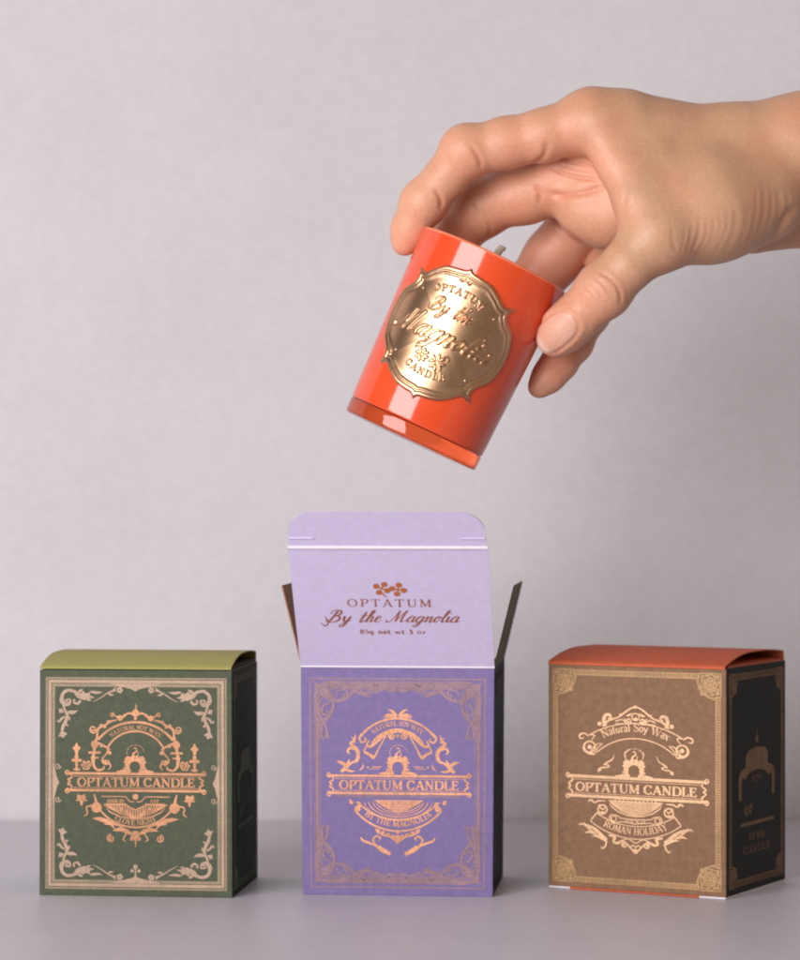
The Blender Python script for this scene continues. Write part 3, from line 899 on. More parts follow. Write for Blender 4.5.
# the open lid of the violet box: hinged on the front edge, leaning out towards the viewer
def open_lid(root):
    H = BH
    lean = math.radians(39)
    L1, L2 = 52.0, 14.5
    d1 = (-math.sin(lean), math.cos(lean))
    prof = [(0.05, H - .05), (-.15, H + .25)]
    for t in np.linspace(0.02, 1, 14):
        bow = 0.5 * math.sin(t * PI)
        prof.append((-.15 + d1[0] * L1 * t - bow * d1[1] * .6, H + .25 + d1[1] * L1 * t + bow * d1[0] * .6))
    w = BW / 2 - .05
    V, F = sheet(prof, -w, w, 0.45)
    lid = mesh_obj('open_lid', V, F, [M['lilac'], M['rust_ink'], M['copper'], M['white_card']], root)
    smooth_by_angle(lid, 40)
    # white fold lines along the creases, rounded ridges of card
    def fold(y, z, r, x0, x1):
        vs, fs = [], []
        n = 10
        for x in (x0, x1):
            for k in range(n):
                a = 2 * PI * k / n
                vs.append((x, y + r * math.cos(a), z + r * math.sin(a)))
        fs = [(k, (k + 1) % n, n + (k + 1) % n, n + k) for k in range(n)] + [tuple(range(n - 1, -1, -1)), tuple(range(n, 2 * n))]
        return vs, fs
    top = prof[-1]
    for y, z, r in ((-.12, H + .12, .45), (top[0], top[1], .75)):
        vs, fs = fold(y, z, r, -w, w)
        fo = mesh_obj('fold_edge', vs, fs, [M['white_card']], lid)
        smooth_by_angle(fo, 60)
    # tuck flap, round-cornered, bent back up to nearly upright
    lean2 = math.radians(39)
    d2 = (-math.sin(lean2), math.cos(lean2))
    R = 8.5
    pts2 = [(-w + .3, 0.0), (w - .3, 0.0)]
    for a in np.linspace(0, 90, 9): pts2.append((w - .6 - R + R * math.cos(math.radians(a)), L2 - R + R * math.sin(math.radians(a))))
    for a in np.linspace(90, 180, 9): pts2.append((-w + .6 + R + R * math.cos(math.radians(a)), L2 - R + R * math.sin(math.radians(a))))
    nrm = (-d2[1], d2[0])
    vs, n = [], len(pts2)
    for e in (0.22, -0.22):
        for x, s in pts2:
            s2 = s + .3
            vs.append((x, top[0] + d2[0] * s2 + nrm[0] * e, top[1] + d2[1] * s2 + nrm[1] * e))
    fs = [tuple(range(n)), tuple(range(2 * n - 1, n - 1, -1))] + [(k, n + k, n + (k + 1) % n, (k + 1) % n) for k in range(n)]
    mb = MB(); mb.add(vs, fs, 0)
    # the two locking slits: cut card edges standing slightly proud
    for s in (-1, 1):
        xa, xb = s * (w - .8), s * (w - 8.6)
        q = []
        for x in (min(xa, xb), max(xa, xb)):
            for ss, e in ((3.3, .22), (4.0, .62), (4.3, .22)):
                q.append((x, top[0] + d2[0] * ss + nrm[0] * e, top[1] + d2[1] * ss + nrm[1] * e))
        mb.add(q, [(0, 1, 4, 3), (1, 2, 5, 4), (0, 2, 1), (3, 4, 5)], 0)
    tf = mb.build('tuck_flap', [M['lilac'], M['white_card']], lid)
    smooth_by_angle(tf, 40)
    # lettering on the lid face (x right, y up along the lid, in mm from the hinge)
    A = Art()
    A.ink = 1
    text(A, 'OPTATUM', -.6, -26.9, 3.3, width=28.5, bold=.9, spacing=.22)
    text(A, 'By the Magnolia', -.4, -20.2, 5.0, width=43.5, script=True, bold=1.25)
    text(A, '85g net wt 3 oz', -.4, -15.0, 1.9, width=22, bold=1.2, spacing=.1)
    A.curve([(-24.2, -19.8), (-22.8, -18.4), (-21.6, -20.0), (-22.6, -22.6)], [.3, .5, .5, .3])
    A.ink = 2
    for c, r, n, ph in (((-3.0, -34.8), 1.95, 4, .5), ((2.3, -34.4), 1.9, 4, .2)):
        for k in range(n):
            a = ph + k * 2 * PI / n
            p = (c[0] + r * math.cos(a), c[1] + r * math.sin(a))
            A.disc(p, 1.15, 10)
            A.seg(c, p, .5)
        A.disc(c, .5, 8)
    A.curve([(-3, -33), (-2.2, -31.6), (-1.4, -31.2)], [.5, .4, .3])
    mb = MB()
    for pts, lay, ink in A.polys:
        vv = []
        for x, y in pts:
            t = -y / L1
            bow = 0.5 * math.sin(t * PI)
            e = .225 + .03 + .003 * (lay % 40)
            vv.append((x, -.15 + d1[0] * -y - bow * d1[1] * .6 + -d1[1] * e, H + .25 + d1[1] * -y + bow * d1[0] * .6 + d1[0] * e))
        mb.add(vv, [tuple(range(len(vv)))], ink - 1)
    mb.build('lettering', [M['rust_ink'], M['orange_ink']], lid)
    # dust flaps flaring out at both sides
    for s, mt in ((-1, M['brown_inner']), (1, M['moss'])):
        aa = math.radians(14.5 if s < 0 else 13.5)
        L = 28.0
        out = [(0, 1.0), (0, BD - 1.2), (.28, BD - 1.4), (.97, BD - 2.6), (1, BD - 3.4), (1, 3.6), (.97, 2.6), (.25, 1.3)]
        vs, n = [], len(out)
        for e in (.22, -.22):
            for t, y in out:
                vs.append((s * (BW / 2 - .28 + math.sin(aa) * L * t + e * math.cos(aa)), y, H - .1 + math.cos(aa) * L * t - e * math.sin(aa)))
        fs = [tuple(range(n)), tuple(range(2 * n - 1, n - 1, -1))] + [(k, n + k, n + (k + 1) % n, (k + 1) % n) for k in range(n)]
        df = mesh_obj('dust_flap', vs, fs, [mt], root)
        smooth_by_angle(df, 30)


open_lid(bx_purple)


# ------------------------------------------------------------------ candle in its glass
Y0 = 20.0                                   # the candle's axis stands 20 mm behind the box fronts
G_TILT = math.radians(25.0)
g_base = P(410, 441, Y0)
RB, RT, GH = 23.9, 26.2, 67.2


def g_rad(z):
    return RB + (RT - RB) * z / GH


def revolve(prof, n=96):
    V, F = [], []
    for r, z in prof:
        for k in range(n):
            a = 2 * PI * k / n
            V.append((r * math.cos(a), r * math.sin(a), z))
    for i in range(len(prof) - 1):
        for k in range(n):
            k2 = (k + 1) % n
            F.append((i * n + k, i * n + k2, (i + 1) * n + k2, (i + 1) * n + k))
    return V, F, n


def candle():
    root = thing('candle', 'red orange glass candle with embossed gold label, held tilted in the hand', 'candle', g_base)
    root.rotation_euler = (0, G_TILT, 0)

    def gl(name, col, rough, coat=.9, var=0.04):
        m, nt, b = mat(name)
        n = noise(nt, 60, 2, 0.5)
        r = ramp(nt, n.outputs['Fac'], [(0.3, [c * (1 - var) for c in col]), (0.7, [min(1, c * (1 + var)) for c in col])])
        nt.links.new(r.outputs['Color'], b.inputs['Base Color'])
        b.inputs['Roughness'].default_value = rough
        b.inputs['Coat Weight'].default_value = coat
        b.inputs['Coat Roughness'].default_value = 0.10
        b.inputs['Coat IOR'].default_value = 1.6
        b.inputs['Specular IOR Level'].default_value = .15
        return m
    m_g = gl('orange_glass', (0.76, 0.074, 0.017), 0.5)
    m_l = gl('rim_glass', (0.86, 0.22, 0.11), 0.25)
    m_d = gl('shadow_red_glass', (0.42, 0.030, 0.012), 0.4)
    # outer wall, lip and inner wall: one glass
    pr = [(g_rad(5.4) - .25, 5.5), (g_rad(5.7) - .02, 5.75)] + [(g_rad(z), z) for z in np.linspace(6.2, GH - .9, 24)]
    a = g_rad(GH)
    lip = [(a - .02, GH - .55), (a - .25, GH - .12), (a - .75, GH), (a - 1.25, GH - .15), (a - 1.5, GH - .6)]
    inner = [(g_rad(z) - 1.6, z) for z in (GH - 2, GH - 8, GH - 14)]
    V, F, n = revolve(pr + lip + inner)
    mi = []
    for i in range(len(pr + lip + inner) - 1):
        mi += [1 if len(pr) - 1 <= i < len(pr) + len(lip) - 1 else 0] * n
    o = mesh_obj('glass_cup', V, F, [m_g, m_l], root, mi, True)
    # thick foot of the glass, a fine dark seam above it
    m_t, nt, b = mat('tinted_clear_glass')
    nz = noise(nt, 40, 2)
    nt.links.new(ramp(nt, nz.outputs['Fac'], [(.3, (1.0, .135, .04)), (.7, (1.0, .175, .055))]).outputs['Color'], b.inputs['Base Color'])
    b.inputs['Transmission Weight'].default_value = .82
    b.inputs['Roughness'].default_value = .06
    b.inputs['IOR'].default_value = 1.5
    foot = [(.05, .9), (RB - 6, .8), (RB - 2.2, 0.1), (RB - 1.1, 0), (RB - .4, .12), (RB - .05, .5), (g_rad(1.2), 1.2), (g_rad(3), 3), (g_rad(4.7), 4.7), (g_rad(5.05) - .10, 5.05), (g_rad(5.2) - .6, 5.25), (RB - 4, 5.3), (.05, 5.3)]
    V, F, n = revolve(foot)
    ob = mesh_obj('glass_foot', V, F, [m_t], root, None, True)
    smooth_by_angle(ob, 50)
    # floor of the coloured cup, seen down through the foot
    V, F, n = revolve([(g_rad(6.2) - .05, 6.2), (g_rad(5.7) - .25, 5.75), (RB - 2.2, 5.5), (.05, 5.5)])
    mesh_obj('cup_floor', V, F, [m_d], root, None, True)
    m_w, nt, b = mat('soy_wax')
    n2 = noise(nt, 300, 3)
    nt.links.new(ramp(nt, n2.outputs['Fac'], [(.3, (.78, .66, .54)), (.7, (.86, .74, .62))]).outputs['Color'], b.inputs['Base Color'])
    b.inputs['Subsurface Weight'].default_value = .4
    b.inputs['Subsurface Scale'].default_value = .004
    zr = GH - 11
    V, F, n = revolve([(.05, zr + .5), (6, zr + .1), (18, zr), (g_rad(zr) - 2.6, zr + .1), (g_rad(zr) - 1.62, zr + .7)], 64)
    mesh_obj('wax', V, F, [m_w], root, None, True)
    m_k, nt, b = mat('cotton_wick')
    n3 = noise(nt, 2500, 3)
    nt.links.new(ramp(nt, n3.outputs['Fac'], [(.3, (.34, .29, .22)), (.7, (.60, .54, .44))]).outputs['Color'], b.inputs['Base Color'])
    b.inputs['Roughness'].default_value = .9
    V, F = [], []
    path = [(0, 0, zr - .5, 1.15), (0.0, 0, zr + 6, 1.15), (-.2, 0, GH + 1, 1.2), (-.1, .2, GH + 3, 1.3), (.35, .2, GH + 4.6, 1.45), (.55, .2, GH + 5.3, 1.1)]
    nk = 12
    for i, (x, y, z, r) in enumerate(path):
        for k in range(nk):
            a = 2 * PI * k / nk + i * .4
            rr = r * (1 + .16 * math.cos(3 * a))
            V.append((x + rr * math.cos(a), y + rr * .7 * math.sin(a), z))
    for i in range(len(path) - 1):
        for k in range(nk):
            F.append((i * nk + k, i * nk + (k + 1) % nk, (i + 1) * nk + (k + 1) % nk, (i + 1) * nk + k))
    F.append(tuple((len(path) - 1) * nk + k for k in range(nk)))
    mesh_obj('wick', V, F, [m_k], root, None, True)
    label(root)
    return root


def label(root):
    """pressed gold label: ogee outline, raised rim, lettering in relief, bent round the glass"""
    half = [(0, -22.6), (1.4, -21.5), (4.5, -21.0), (8.4, -20.3), (12, -18.0), (14.9, -16.0), (18.8, -16.8),
            (17.3, -13.8), (18.5, -11.4), (21.6, -9.0), (23.6, -4.4), (24.2, 0.4), (23.6, 5), (21.8, 9.4), (18.5, 12.6), (17.4, 14.8), (18.8, 17.8),
            (15.0, 17.0), (12.2, 19.0), (8.4, 21.4), (4.5, 22.4), (1.4, 22.8), (0, 24.2)]
    cusps = [0, 6, 16, 22]
    right = []
    for a, b in zip(cusps[:-1], cusps[1:]):
        c = catmull(half[a:b + 1], 10)
        right += list(c[:-1])
    right.append(np.array(half[-1], float))
    right = np.array(right)
    full = np.vstack([right, (right * [-1, 1])[::-1][1:-1]])
    ang = np.arctan2(full[:, 0], -full[:, 1]) % (2 * PI)
    order = np.argsort(ang)
    NT, NR = 800, 165
    th = np.linspace(0, 2 * PI, NT, endpoint=False)
    for c in [np.arctan2(half[i][0], -half[i][1]) % (2 * PI) for i in cusps] + [(-np.arctan2(half[i][0], -half[i][1])) % (2 * PI) for i in cusps[1:3]]:
        th[np.argmin(np.abs(th - c))] = c
    rr = np.interp(th, np.r_[ang[order], ang[order][0] + 2 * PI], np.r_[np.hypot(*full[order].T), np.hypot(*full[order][0])])
    s = np.linspace(0, 1, NR) ** .85
    S, T = np.meshgrid(s, th, indexing='ij')
    Rr = rr[None, :] * S
    U, Vv = Rr * np.sin(T), -Rr * np.cos(T)
    # distance to the rim
    q = np.c_[U.ravel(), Vv.ravel()]
    dr = np.full(len(q), 99.0)
    for a, b in zip(full, np.roll(full, -1, axis=0)):
        ab = b - a
        t = np.clip(((q - a) @ ab) / (ab @ ab + 1e-9), 0, 1)
        dr = np.minimum(dr, np.hypot(q[:, 0] - a[0] - t * ab[0], q[:, 1] - a[1] - t * ab[1]))
    dr = dr.reshape(U.shape)
    def sm(a, b, x):
        t = np.clip((x - a) / (b - a), 0, 1)
        return t * t * (3 - 2 * t)
    g = lambda x, c, w: np.exp(-((x - c) / w) ** 2)
    h = 0.20 + 0.75 * sm(0, .8, dr) - 0.35 * sm(1.2, 2.0, dr) + 0.26 * g(dr, 2.6, .40) - .10 * sm(2.8, 3.8, dr)
    h += 0.25 * np.clip(1 - (S / .8) ** 2, 0, 1)
    A = Art()
    text(A, 'OPTATUM', 0, 0, 2.2, width=17.5, arc=(6.5, 19.4, True), bold=.75, spacing=.2)
    text(A, 'By the', -.6, -5.2, 5.0, width=14.5, script=True, bold=1.0)
    text(A, 'Magnolia', -.6, 4.2, 7.6, width=35.5, script=True, bold=1.35)
    text(A, 'CANDLE', 0, 0, 2.2, width=15.5, arc=(-3.5, 19.4, False), bold=.75, spacing=.25)
    for c, r, n, ph in (((-3.1, 9.7), 1.55, 4, .5), ((2.5, 10.2), 1.9, 4, .3)):
        for k in range(n):
            a = ph + k * 2 * PI / n
            for da in (-.32, .32):
                A.line([(c[0] + q * r * math.cos(a + da * q), c[1] + q * r * math.sin(a + da * q)) for q in (.35, .7, 1.05, 1.4)], [.2, .75, 1.0, .5])
    A.curve([(-4.2, 7.8), (-5.4, 7.0), (-6.2, 8.0)], .5); A.curve([(3.6, 8.0), (4.8, 7.2), (5.6, 8.1)], .5)
    for k in range(3):
        a = -PI / 2 + (k - 1) * 1.1
        A.ring((1.4 * math.cos(a), -17.4 + 1.2 * math.sin(a)), .6, .4, n=10)
    for p in ((-13.4, -10.6), (13.4, -10.6), (-13.6, 11.6), (13.6, 11.6)): A.ring(p, .15, .35, n=8)
    q = np.c_[U.ravel(), Vv.ravel()]
    best = np.full(len(q), -9.0)
    for p, W in A.strokes:
        lo, hi = p.min(0) - 1.5, p.max(0) + 1.5
        idx = np.where(np.all((q > lo) & (q < hi), axis=1))[0]
        if not len(idx):
            continue
        qq = q[idx]
        for i in range(len(p) - 1):
            a, b = p[i], p[i + 1]
            ab = b - a
            t = np.clip(((qq - a) @ ab) / (ab @ ab + 1e-9), 0, 1)
            d = np.linalg.norm(qq - a - t[:, None] * ab, axis=1) - (W[i] + (W[i + 1] - W[i]) * t) / 2
            best[idx] = np.maximum(best[idx], -d)
    relief = sm(-.20, .22, best).reshape(h.shape)
    h = h + 0.52 * relief * sm(2.8, 4.2, dr)
    # bend round the glass
    zc, a0 = GH - 30.4, math.radians(-12.0)
    Z = zc - Vv
    RR = g_rad(Z) + h + .02
    Aa = a0 + U / g_rad(zc)
    X, Y = RR * np.sin(Aa), -RR * np.cos(Aa)
    V = np.stack([X, Y, Z], -1).reshape(-1, 3)
    F = []
    for i in range(NR - 1):
        for k in range(NT):
            k2 = (k + 1) % NT
            if i == 0:
                F.append((k, NT + k, NT + k2))
            else:
                F.append((i * NT + k, (i + 1) * NT + k, (i + 1) * NT + k2, i * NT + k2))
    # skirt down to the glass
    e = len(V)
    Ze, Ae = Z[-1], Aa[-1]
    Re = g_rad(Ze) + .01
    V = np.vstack([V, np.stack([Re * np.sin(Ae), -Re * np.cos(Ae), Ze], -1)])
    o = (NR - 1) * NT
    for k in range(NT):
        k2 = (k + 1) % NT
        F.append((o + k, e + k, e + k2, o + k2))
    m, nt, b = mat('pressed_gold_metal')
    n = noise(nt, 700, 3, .6)
    nt.links.new(ramp(nt, n.outputs['Fac'], [(.3, (.60, .355, .205)), (.7, (.70, .425, .255))]).outputs['Color'], b.inputs['Base Color'])
    b.inputs['Metallic'].default_value = 1.0
    b.inputs['Roughness'].default_value = 0.33
    mesh_obj('gold_label', V, F, [m], root, None, True)


candle()


# ------------------------------------------------------------------ the hand: one smooth-blended body, meshed as one surface
def smin(a, b, k):
    h = np.maximum(k - np.abs(a - b), 0.0) / k
    return np.minimum(a, b) - h * h * k * 0.25


class Field:
    def __init__(s, lo, hi, step):
        s.lo, s.step = np.array(lo, float), step
        s.n = np.ceil((np.array(hi) - s.lo) / step).astype(int) + 1
        s.ax = [s.lo[i] + step * np.arange(s.n[i]) for i in range(3)]

    def blank(s):
        return np.full(tuple(s.n), 60.0, np.float32)

    def cone(s, D, a, b, ra, rb, k, flat=None):
        """blend a tapered capsule into D, working only in its neighbourhood. flat=(direction, factor) squashes the section"""
        m = max(ra, rb) + max(k, 1) * 1.2 + 2.0
        if flat is not None:
            m += max(ra, rb) * max(0, 1 / flat[1] - 1)
        lo, hi = np.minimum(a, b) - m, np.maximum(a, b) + m
        i0 = np.clip(np.floor((lo - s.lo) / s.step).astype(int), 0, s.n)
        i1 = np.clip(np.ceil((hi - s.lo) / s.step).astype(int) + 1, 0, s.n)
        if np.any(i1 <= i0):
            return
        X = s.ax[0][i0[0]:i1[0], None, None].astype(np.float32) - a[0]
        Y = s.ax[1][None, i0[1]:i1[1], None].astype(np.float32) - a[1]
        Z = s.ax[2][None, None, i0[2]:i1[2]].astype(np.float32) - a[2]
        ab = b - a
        t = np.clip((X * ab[0] + Y * ab[1] + Z * ab[2]) / (ab @ ab + 1e-9), 0, 1)
        dx, dy, dz = X - t * ab[0], Y - t * ab[1], Z - t * ab[2]
        q = dx * dx + dy * dy + dz * dz
        if flat is not None:
            f, fac = flat
            w = dx * f[0] + dy * f[1] + dz * f[2]
            q = q + w * w * (fac * fac - 1)
        d = np.sqrt(q) - (ra + (rb - ra) * t)
        sl = tuple(slice(i0[i], i1[i]) for i in range(3))
        D[sl] = smin(D[sl], d.astype(np.float32), k) if k > 0 else np.minimum(D[sl], d)

    def chain(s, D, pts, k, flat=None):
        for p, q in zip(pts[:-1], pts[1:]):
            s.cone(D, p[0], q[0], p[1], q[1], k, flat)

    def surface(s, D):
        """surface nets -> verts (mm), quads"""
        ins = D < 0
        c = np.zeros(tuple(s.n - 1), np.uint8)
        for dx in (0, 1):
            for dy in (0, 1):
                for dz in (0, 1):
                    c += ins[dx:s.n[0] - 1 + dx, dy:s.n[1] - 1 + dy, dz:s.n[2] - 1 + dz]
        act = np.argwhere((c > 0) & (c < 8))
        idm = -np.ones(tuple(s.n - 1), np.int32)
        idm[tuple(act.T)] = np.arange(len(act))
        corner = {o: D[tuple((act + o).T)] for o in [(i, j, k) for i in (0, 1) for j in (0, 1) for k in (0, 1)]}
        acc, cnt = np.zeros((len(act), 3)), np.zeros(len(act))
        for axis in range(3):
            for o in [(i, j) for i in (0, 1) for j in (0, 1)]:
                o0 = list(o[:axis]) + [0] + list(o[axis:])
                o1 = list(o0); o1[axis] = 1
                d0, d1 = corner[tuple(o0)], corner[tuple(o1)]
                m = (d0 < 0) != (d1 < 0)
                t = d0 / np.where(m, d0 - d1, 1)
                p = np.array(o0, float)[None, :].repeat(len(act), 0)
                p[:, axis] = t
                acc[m] += p[m]; cnt[m] += 1
        V = s.lo + (act + acc / cnt[:, None]) * s.step
        F = []
        for axis in range(3):
            a0 = [slice(1, -1)] * 3
            a1 = [slice(1, -1)] * 3
            a0[axis] = slice(0, -1); a1[axis] = slice(1, None)
            x0, x1 = ins[tuple(a0)], ins[tuple(a1)]
            for flip in (False, True):
                e = np.argwhere(x0 & ~x1) if not flip else np.argwhere(~x0 & x1)
                if not len(e):
                    continue
                off = np.ones(3, int); off[axis] = 0
                e = e + off
                u, v = (axis + 1) % 3, (axis + 2) % 3
                eu, ev = np.eye(3, dtype=int)[u], np.eye(3, dtype=int)[v]
                q = np.stack([idm[tuple((e - eu - ev).T)], idm[tuple((e - ev).T)], idm[tuple(e.T)], idm[tuple((e - eu).T)]], 1)
                F.append(q[:, ::-1] if flip else q)
        return V, np.vstack(F)


def K(px, py, dy, r=None):
    """joint from photo pixel, depth behind the candle's axis (mm) and radius in photo pixels"""
    p = P(px, py, Y0 + dy)
    return (p, r * (CAM_D + Y0 + dy) / FOC) if r is not None else p


def hand():
    f = Field(P(378, 425, Y0) + [0, -42, 0], P(1135, 2, Y0) + [0, 80, 0], 0.62)
    palm = f.blank()
    c = lambda pts, k, D=None: f.chain(palm if D is None else D, pts, k)
    # metacarpals, back of the hand, wrist, forearm
    c([K(590, 117, -4, 28), K(625, 127, -2, 31), K(670, 138, 2, 31), K(730, 150, 6, 41), K(800, 148, 8, 49), K(1045, 84, 10, 64)], 8)
    c([K(604, 140, 12, 26), K(670, 152, 16, 33), K(735, 165, 18, 40)], 9)
    c([K(612, 168, 26, 26), K(680, 172, 28, 32), K(745, 185, 28, 36)], 9)
    c([K(625, 205, 38, 25), K(690, 198, 38, 32), K(760, 203, 32, 37), K(820, 190, 24, 48), K(1045, 138, 18, 66)], 9)
    # thenar mass and heel of the hand
    c([K(742, 194, -2, 39), K(712, 211, -9, 40), K(668, 231, -16, 32)], 10)
    c([K(712, 210, -7, 42), K(760, 202, 0, 40)], 10)
    c([K(690, 190, -2, 42), K(660, 175, -2, 36)], 12)
    c([K(752, 224, 22, 27), K(800, 201, 22, 37)], 8)
    # pads under the fingers, seen in the hollow of the palm
    c([K(576, 196, 15, 20), K(592, 208, 10, 27), K(612, 216, 8, 30)], 11)
    c([K(566, 170, 11, 20), K(598, 172, 9, 22)], 9)
    # web between thumb and index: a soft fold that stands in front of the hollow
    c([K(596, 130, -9, 20), K(617, 166, -13, 14), K(636, 202, -17, 17), K(655, 232, -18, 28)], 7)
    c([K(637, 158, -7, 22), K(660, 198, -12, 28)], 8)
    fingers = []
    def finger(pts, k=3.0, pads=()):
        D = f.blank()
        f.chain(D, pts, k)
        for p in pads:
            f.cone(D, p[0], p[0] + 0.01, p[1], p[1], 4)
        fingers.append(D)
    # index: over the top and down the glass's left side
    finger([K(592, 120, -4, 29), K(545, 135, -3, 26), K(505, 143, -2, 25.2), K(469, 152, -1, 24.5), K(446, 177, 1, 21), K(422, 204, 3, 20.5), K(411, 226, 5, 17.5), K(404, 244, 6, 12)], 3,
           [K(465, 150, -1, 24.5), K(426, 201, 3, 21.5), K(409, 233, 6, 15)])
    # middle: behind it, bending down behind the rim
    finger([K(602, 161, 14, 29), K(552, 181, 15, 29), K(512, 195, 18, 28.5), K(480, 207, 22, 27.5), K(459, 230, 27, 24.5), K(444, 254, 30, 22), K(432, 272, 31, 19), K(426, 292, 31, 15)], 3,
           [K(482, 210, 22, 26.5), K(530, 196, 16, 27)])
    # ring: bent steeply down behind the glass
    finger([K(614, 176, 28, 27), K(578, 222, 34, 28), K(553, 258, 38, 29), K(528, 292, 39, 27), K(508, 328, 38, 23), K(490, 360, 36, 21), K(474, 392, 35, 16)], 3)
    # little finger: comes down behind the thumb, tip beside the glass
    finger([K(630, 212, 38, 25), K(612, 262, 36, 23), K(589, 312, 26, 21), K(573, 343, 17, 19), K(559, 363, 12, 17.5), K(548, 377, 10, 15.5), K(539, 387, 9, 11.5)], 3)
    # thumb
    finger([K(700, 215, -10, 36), K(655, 240, -18, 29), K(628, 265, -20, 24.5), K(603, 291, -19, 25), K(580, 314, -16, 22), K(562, 332, -12.5, 20), K(554, 340, -11, 16.5)], 4,
           [K(604, 290, -19, 25.5), K(568, 325, -13, 21)])
    body = None
    for i, D in enumerate(fingers):
        b = smin(palm, D, (5, 5, 5, 5, 7)[i])
        body = b if body is None else smin(body, b, .9)
    V, F = f.surface(body)
    # keep the biggest island only is unnecessary: everything is rooted in the palm
    # --- gentle relaxing
    def relax(V, F, it, lam=.5):
        n = len(V)
        e = np.vstack([F[:, [0, 1]], F[:, [1, 2]], F[:, [2, 3]], F[:, [3, 0]]])
        deg = np.bincount(e[:, 0], minlength=n) + np.bincount(e[:, 1], minlength=n)
        for _ in range(it):
            s = np.zeros_like(V)
            for ax in range(3):
                s[:, ax] = np.bincount(e[:, 0], V[e[:, 1], ax], n) + np.bincount(e[:, 1], V[e[:, 0], ax], n)
            V = V + lam * (s / deg[:, None] - V)
        return V
    V = relax(V, F, 6)

    def normals(V, F):
        a, b = V[F[:, 2]] - V[F[:, 0]], V[F[:, 3]] - V[F[:, 1]]
        fn = np.cross(a, b)
        N = np.zeros_like(V)
        for j in range(4):
            for ax in range(3):
                N[:, ax] += np.bincount(F[:, j], fn[:, ax], len(V))
        return N / (np.linalg.norm(N, axis=1)[:, None] + 1e-9)
    N = normals(V, F)
    k = (CAM_D + V[:, 1]) / FOC
    px, py = 400 + V[:, 0] / k, 480 - (V[:, 2] - CAM_H) / k      # where each vertex sits on the design grid
    dy = V[:, 1] - Y0
    facing = np.clip((-N[:, 1] + .25) / .45, 0, 1)               # creases sit on the side of the hand shown here

    def seg_dist(pts, sub=6):
        c = catmull(pts, sub)
        best = np.full(len(V), 1e9)
        tt = np.zeros(len(V))
        sel = np.where((px > c[:, 0].min() - 14) & (px < c[:, 0].max() + 14) & (py > c[:, 1].min() - 14) & (py < c[:, 1].max() + 14))[0]
        q = np.c_[px[sel], py[sel]]
        b, t0 = best[sel], tt[sel]
        for i in range(len(c) - 1):
            ab = c[i + 1] - c[i]
            t = np.clip(((q - c[i]) @ ab) / (ab @ ab + 1e-9), 0, 1)
            d = np.linalg.norm(q - c[i] - t[:, None] * ab, axis=1)
            m = d < b
            b[m] = d[m]; t0[m] = (i + t[m]) / (len(c) - 1)
        best[sel], tt[sel] = b, t0
        return best, tt
    disp = np.zeros(len(V))
    flush = np.zeros(len(V))

    def crease(pts, depth, w, d0=-60, d1=60, ridge=0.0, red=.4):
        """furrow along photo points; w in photo px; only where the surface lies between d0 and d1 mm of depth"""
        d, t = seg_dist(pts)
        ok = (dy > d0) & (dy < d1) & (d < 14)
        fade = np.clip(np.minimum(t, 1 - t) * 5, 0.15, 1)
        g = np.exp(-(d / w) ** 2) * ok * fade * facing
        disp[:] -= depth * g
        flush[:] = np.maximum(flush, g * red)
        if ridge:
            disp[:] += ridge * np.exp(-((d - 2.4 * w) / (1.3 * w)) ** 2) * ok * fade * facing
    z1 = lambda ox, oy, sc, *p: [(ox + a / sc, oy + b / sc) for a, b in p]
    A1 = lambda *p: z1(380, 80, 5.333, *p)
    A2 = lambda *p: z1(480, 80, 4.444, *p)
    A3 = lambda *p: z1(620, 80, 4.444, *p)
    A4 = lambda *p: z1(500, 230, 5.0, *p)
    # index finger
    crease(A1((478, 345), (508, 385), (532, 430), (538, 480)), .45, 2.0, -30, 12, .12)
    crease(A1((285, 575), (312, 610), (326, 650), (322, 690)), .5, 2.0, -30, 14, .12)
    crease(A2((298, 262), (292, 320), (262, 360), (205, 392)), .6, 2.6, -20, 14, .1)
    # middle finger
    crease(A1((478, 640), (505, 680), (530, 725)), .35, 1.7, 0, 40, .1)
    crease(A1((565, 740), (590, 790), (575, 840)), .3, 1.8, 0, 40)
    crease(A2((240, 455), (268, 500), (262, 555)), .5, 2.2, 0, 30, .1)
    # palm lines
    crease(A2((325, 345), (400, 362), (470, 380), (545, 420)), .75, 1.7, -4, 30, .15)
    crease(A2((318, 392), (380, 418), (460, 436), (560, 446)), .7, 1.6, -4, 30, .15)
    crease(A2((340, 368), (400, 392), (470, 405), (540, 428)), .3, 1.4, -4, 30, .1)
    crease(A2((300, 500), (370, 512), (470, 498), (570, 470)), .8, 2.8, -4, 30, .2, .4)
    crease(A2((350, 300), (400, 290), (450, 278)), .35, 2.2, -4, 30)
    crease(A2((310, 600), (360, 655), (420, 705), (480, 742)), .4, 2.2, -4, 36, .1)
    # wrist: fan of fine folds at the root of the thumb
    for i, pts in enumerate((((292, 650), (285, 715), (262, 795)), ((322, 628), (312, 705), (285, 795)), ((352, 612), (350, 690), (306, 790)), ((388, 610), (380, 700), (326, 792)), ((418, 596), (412, 690), (350, 790)),
                             ((448, 588), (440, 680), (378, 785)), ((478, 560), (470, 670), (412, 780)), ((508, 545), (512, 640), (470, 765)), ((560, 540), (560, 640), (530, 740)), ((604, 470), (606, 580), (585, 690)),
                             ((634, 450), (640, 560), (612, 700)), ((668, 470), (672, 590), (640, 700)), ((700, 480), (708, 580), (672, 690)), ((738, 470), (745, 570), (705, 660)))):
        crease(A3(*pts), (.07, .10, .14, .11, .13, .08, .06, .035, .02, .035, .025, .02, .03, .02)[i], (1.3, 1.5, 1.7, 1.5, 1.8, 1.6, 1.5, 2.0, 1.6, 1.3, 1.7, 1.4, 1.9, 1.6)[i], -60, 30, .06, .05)
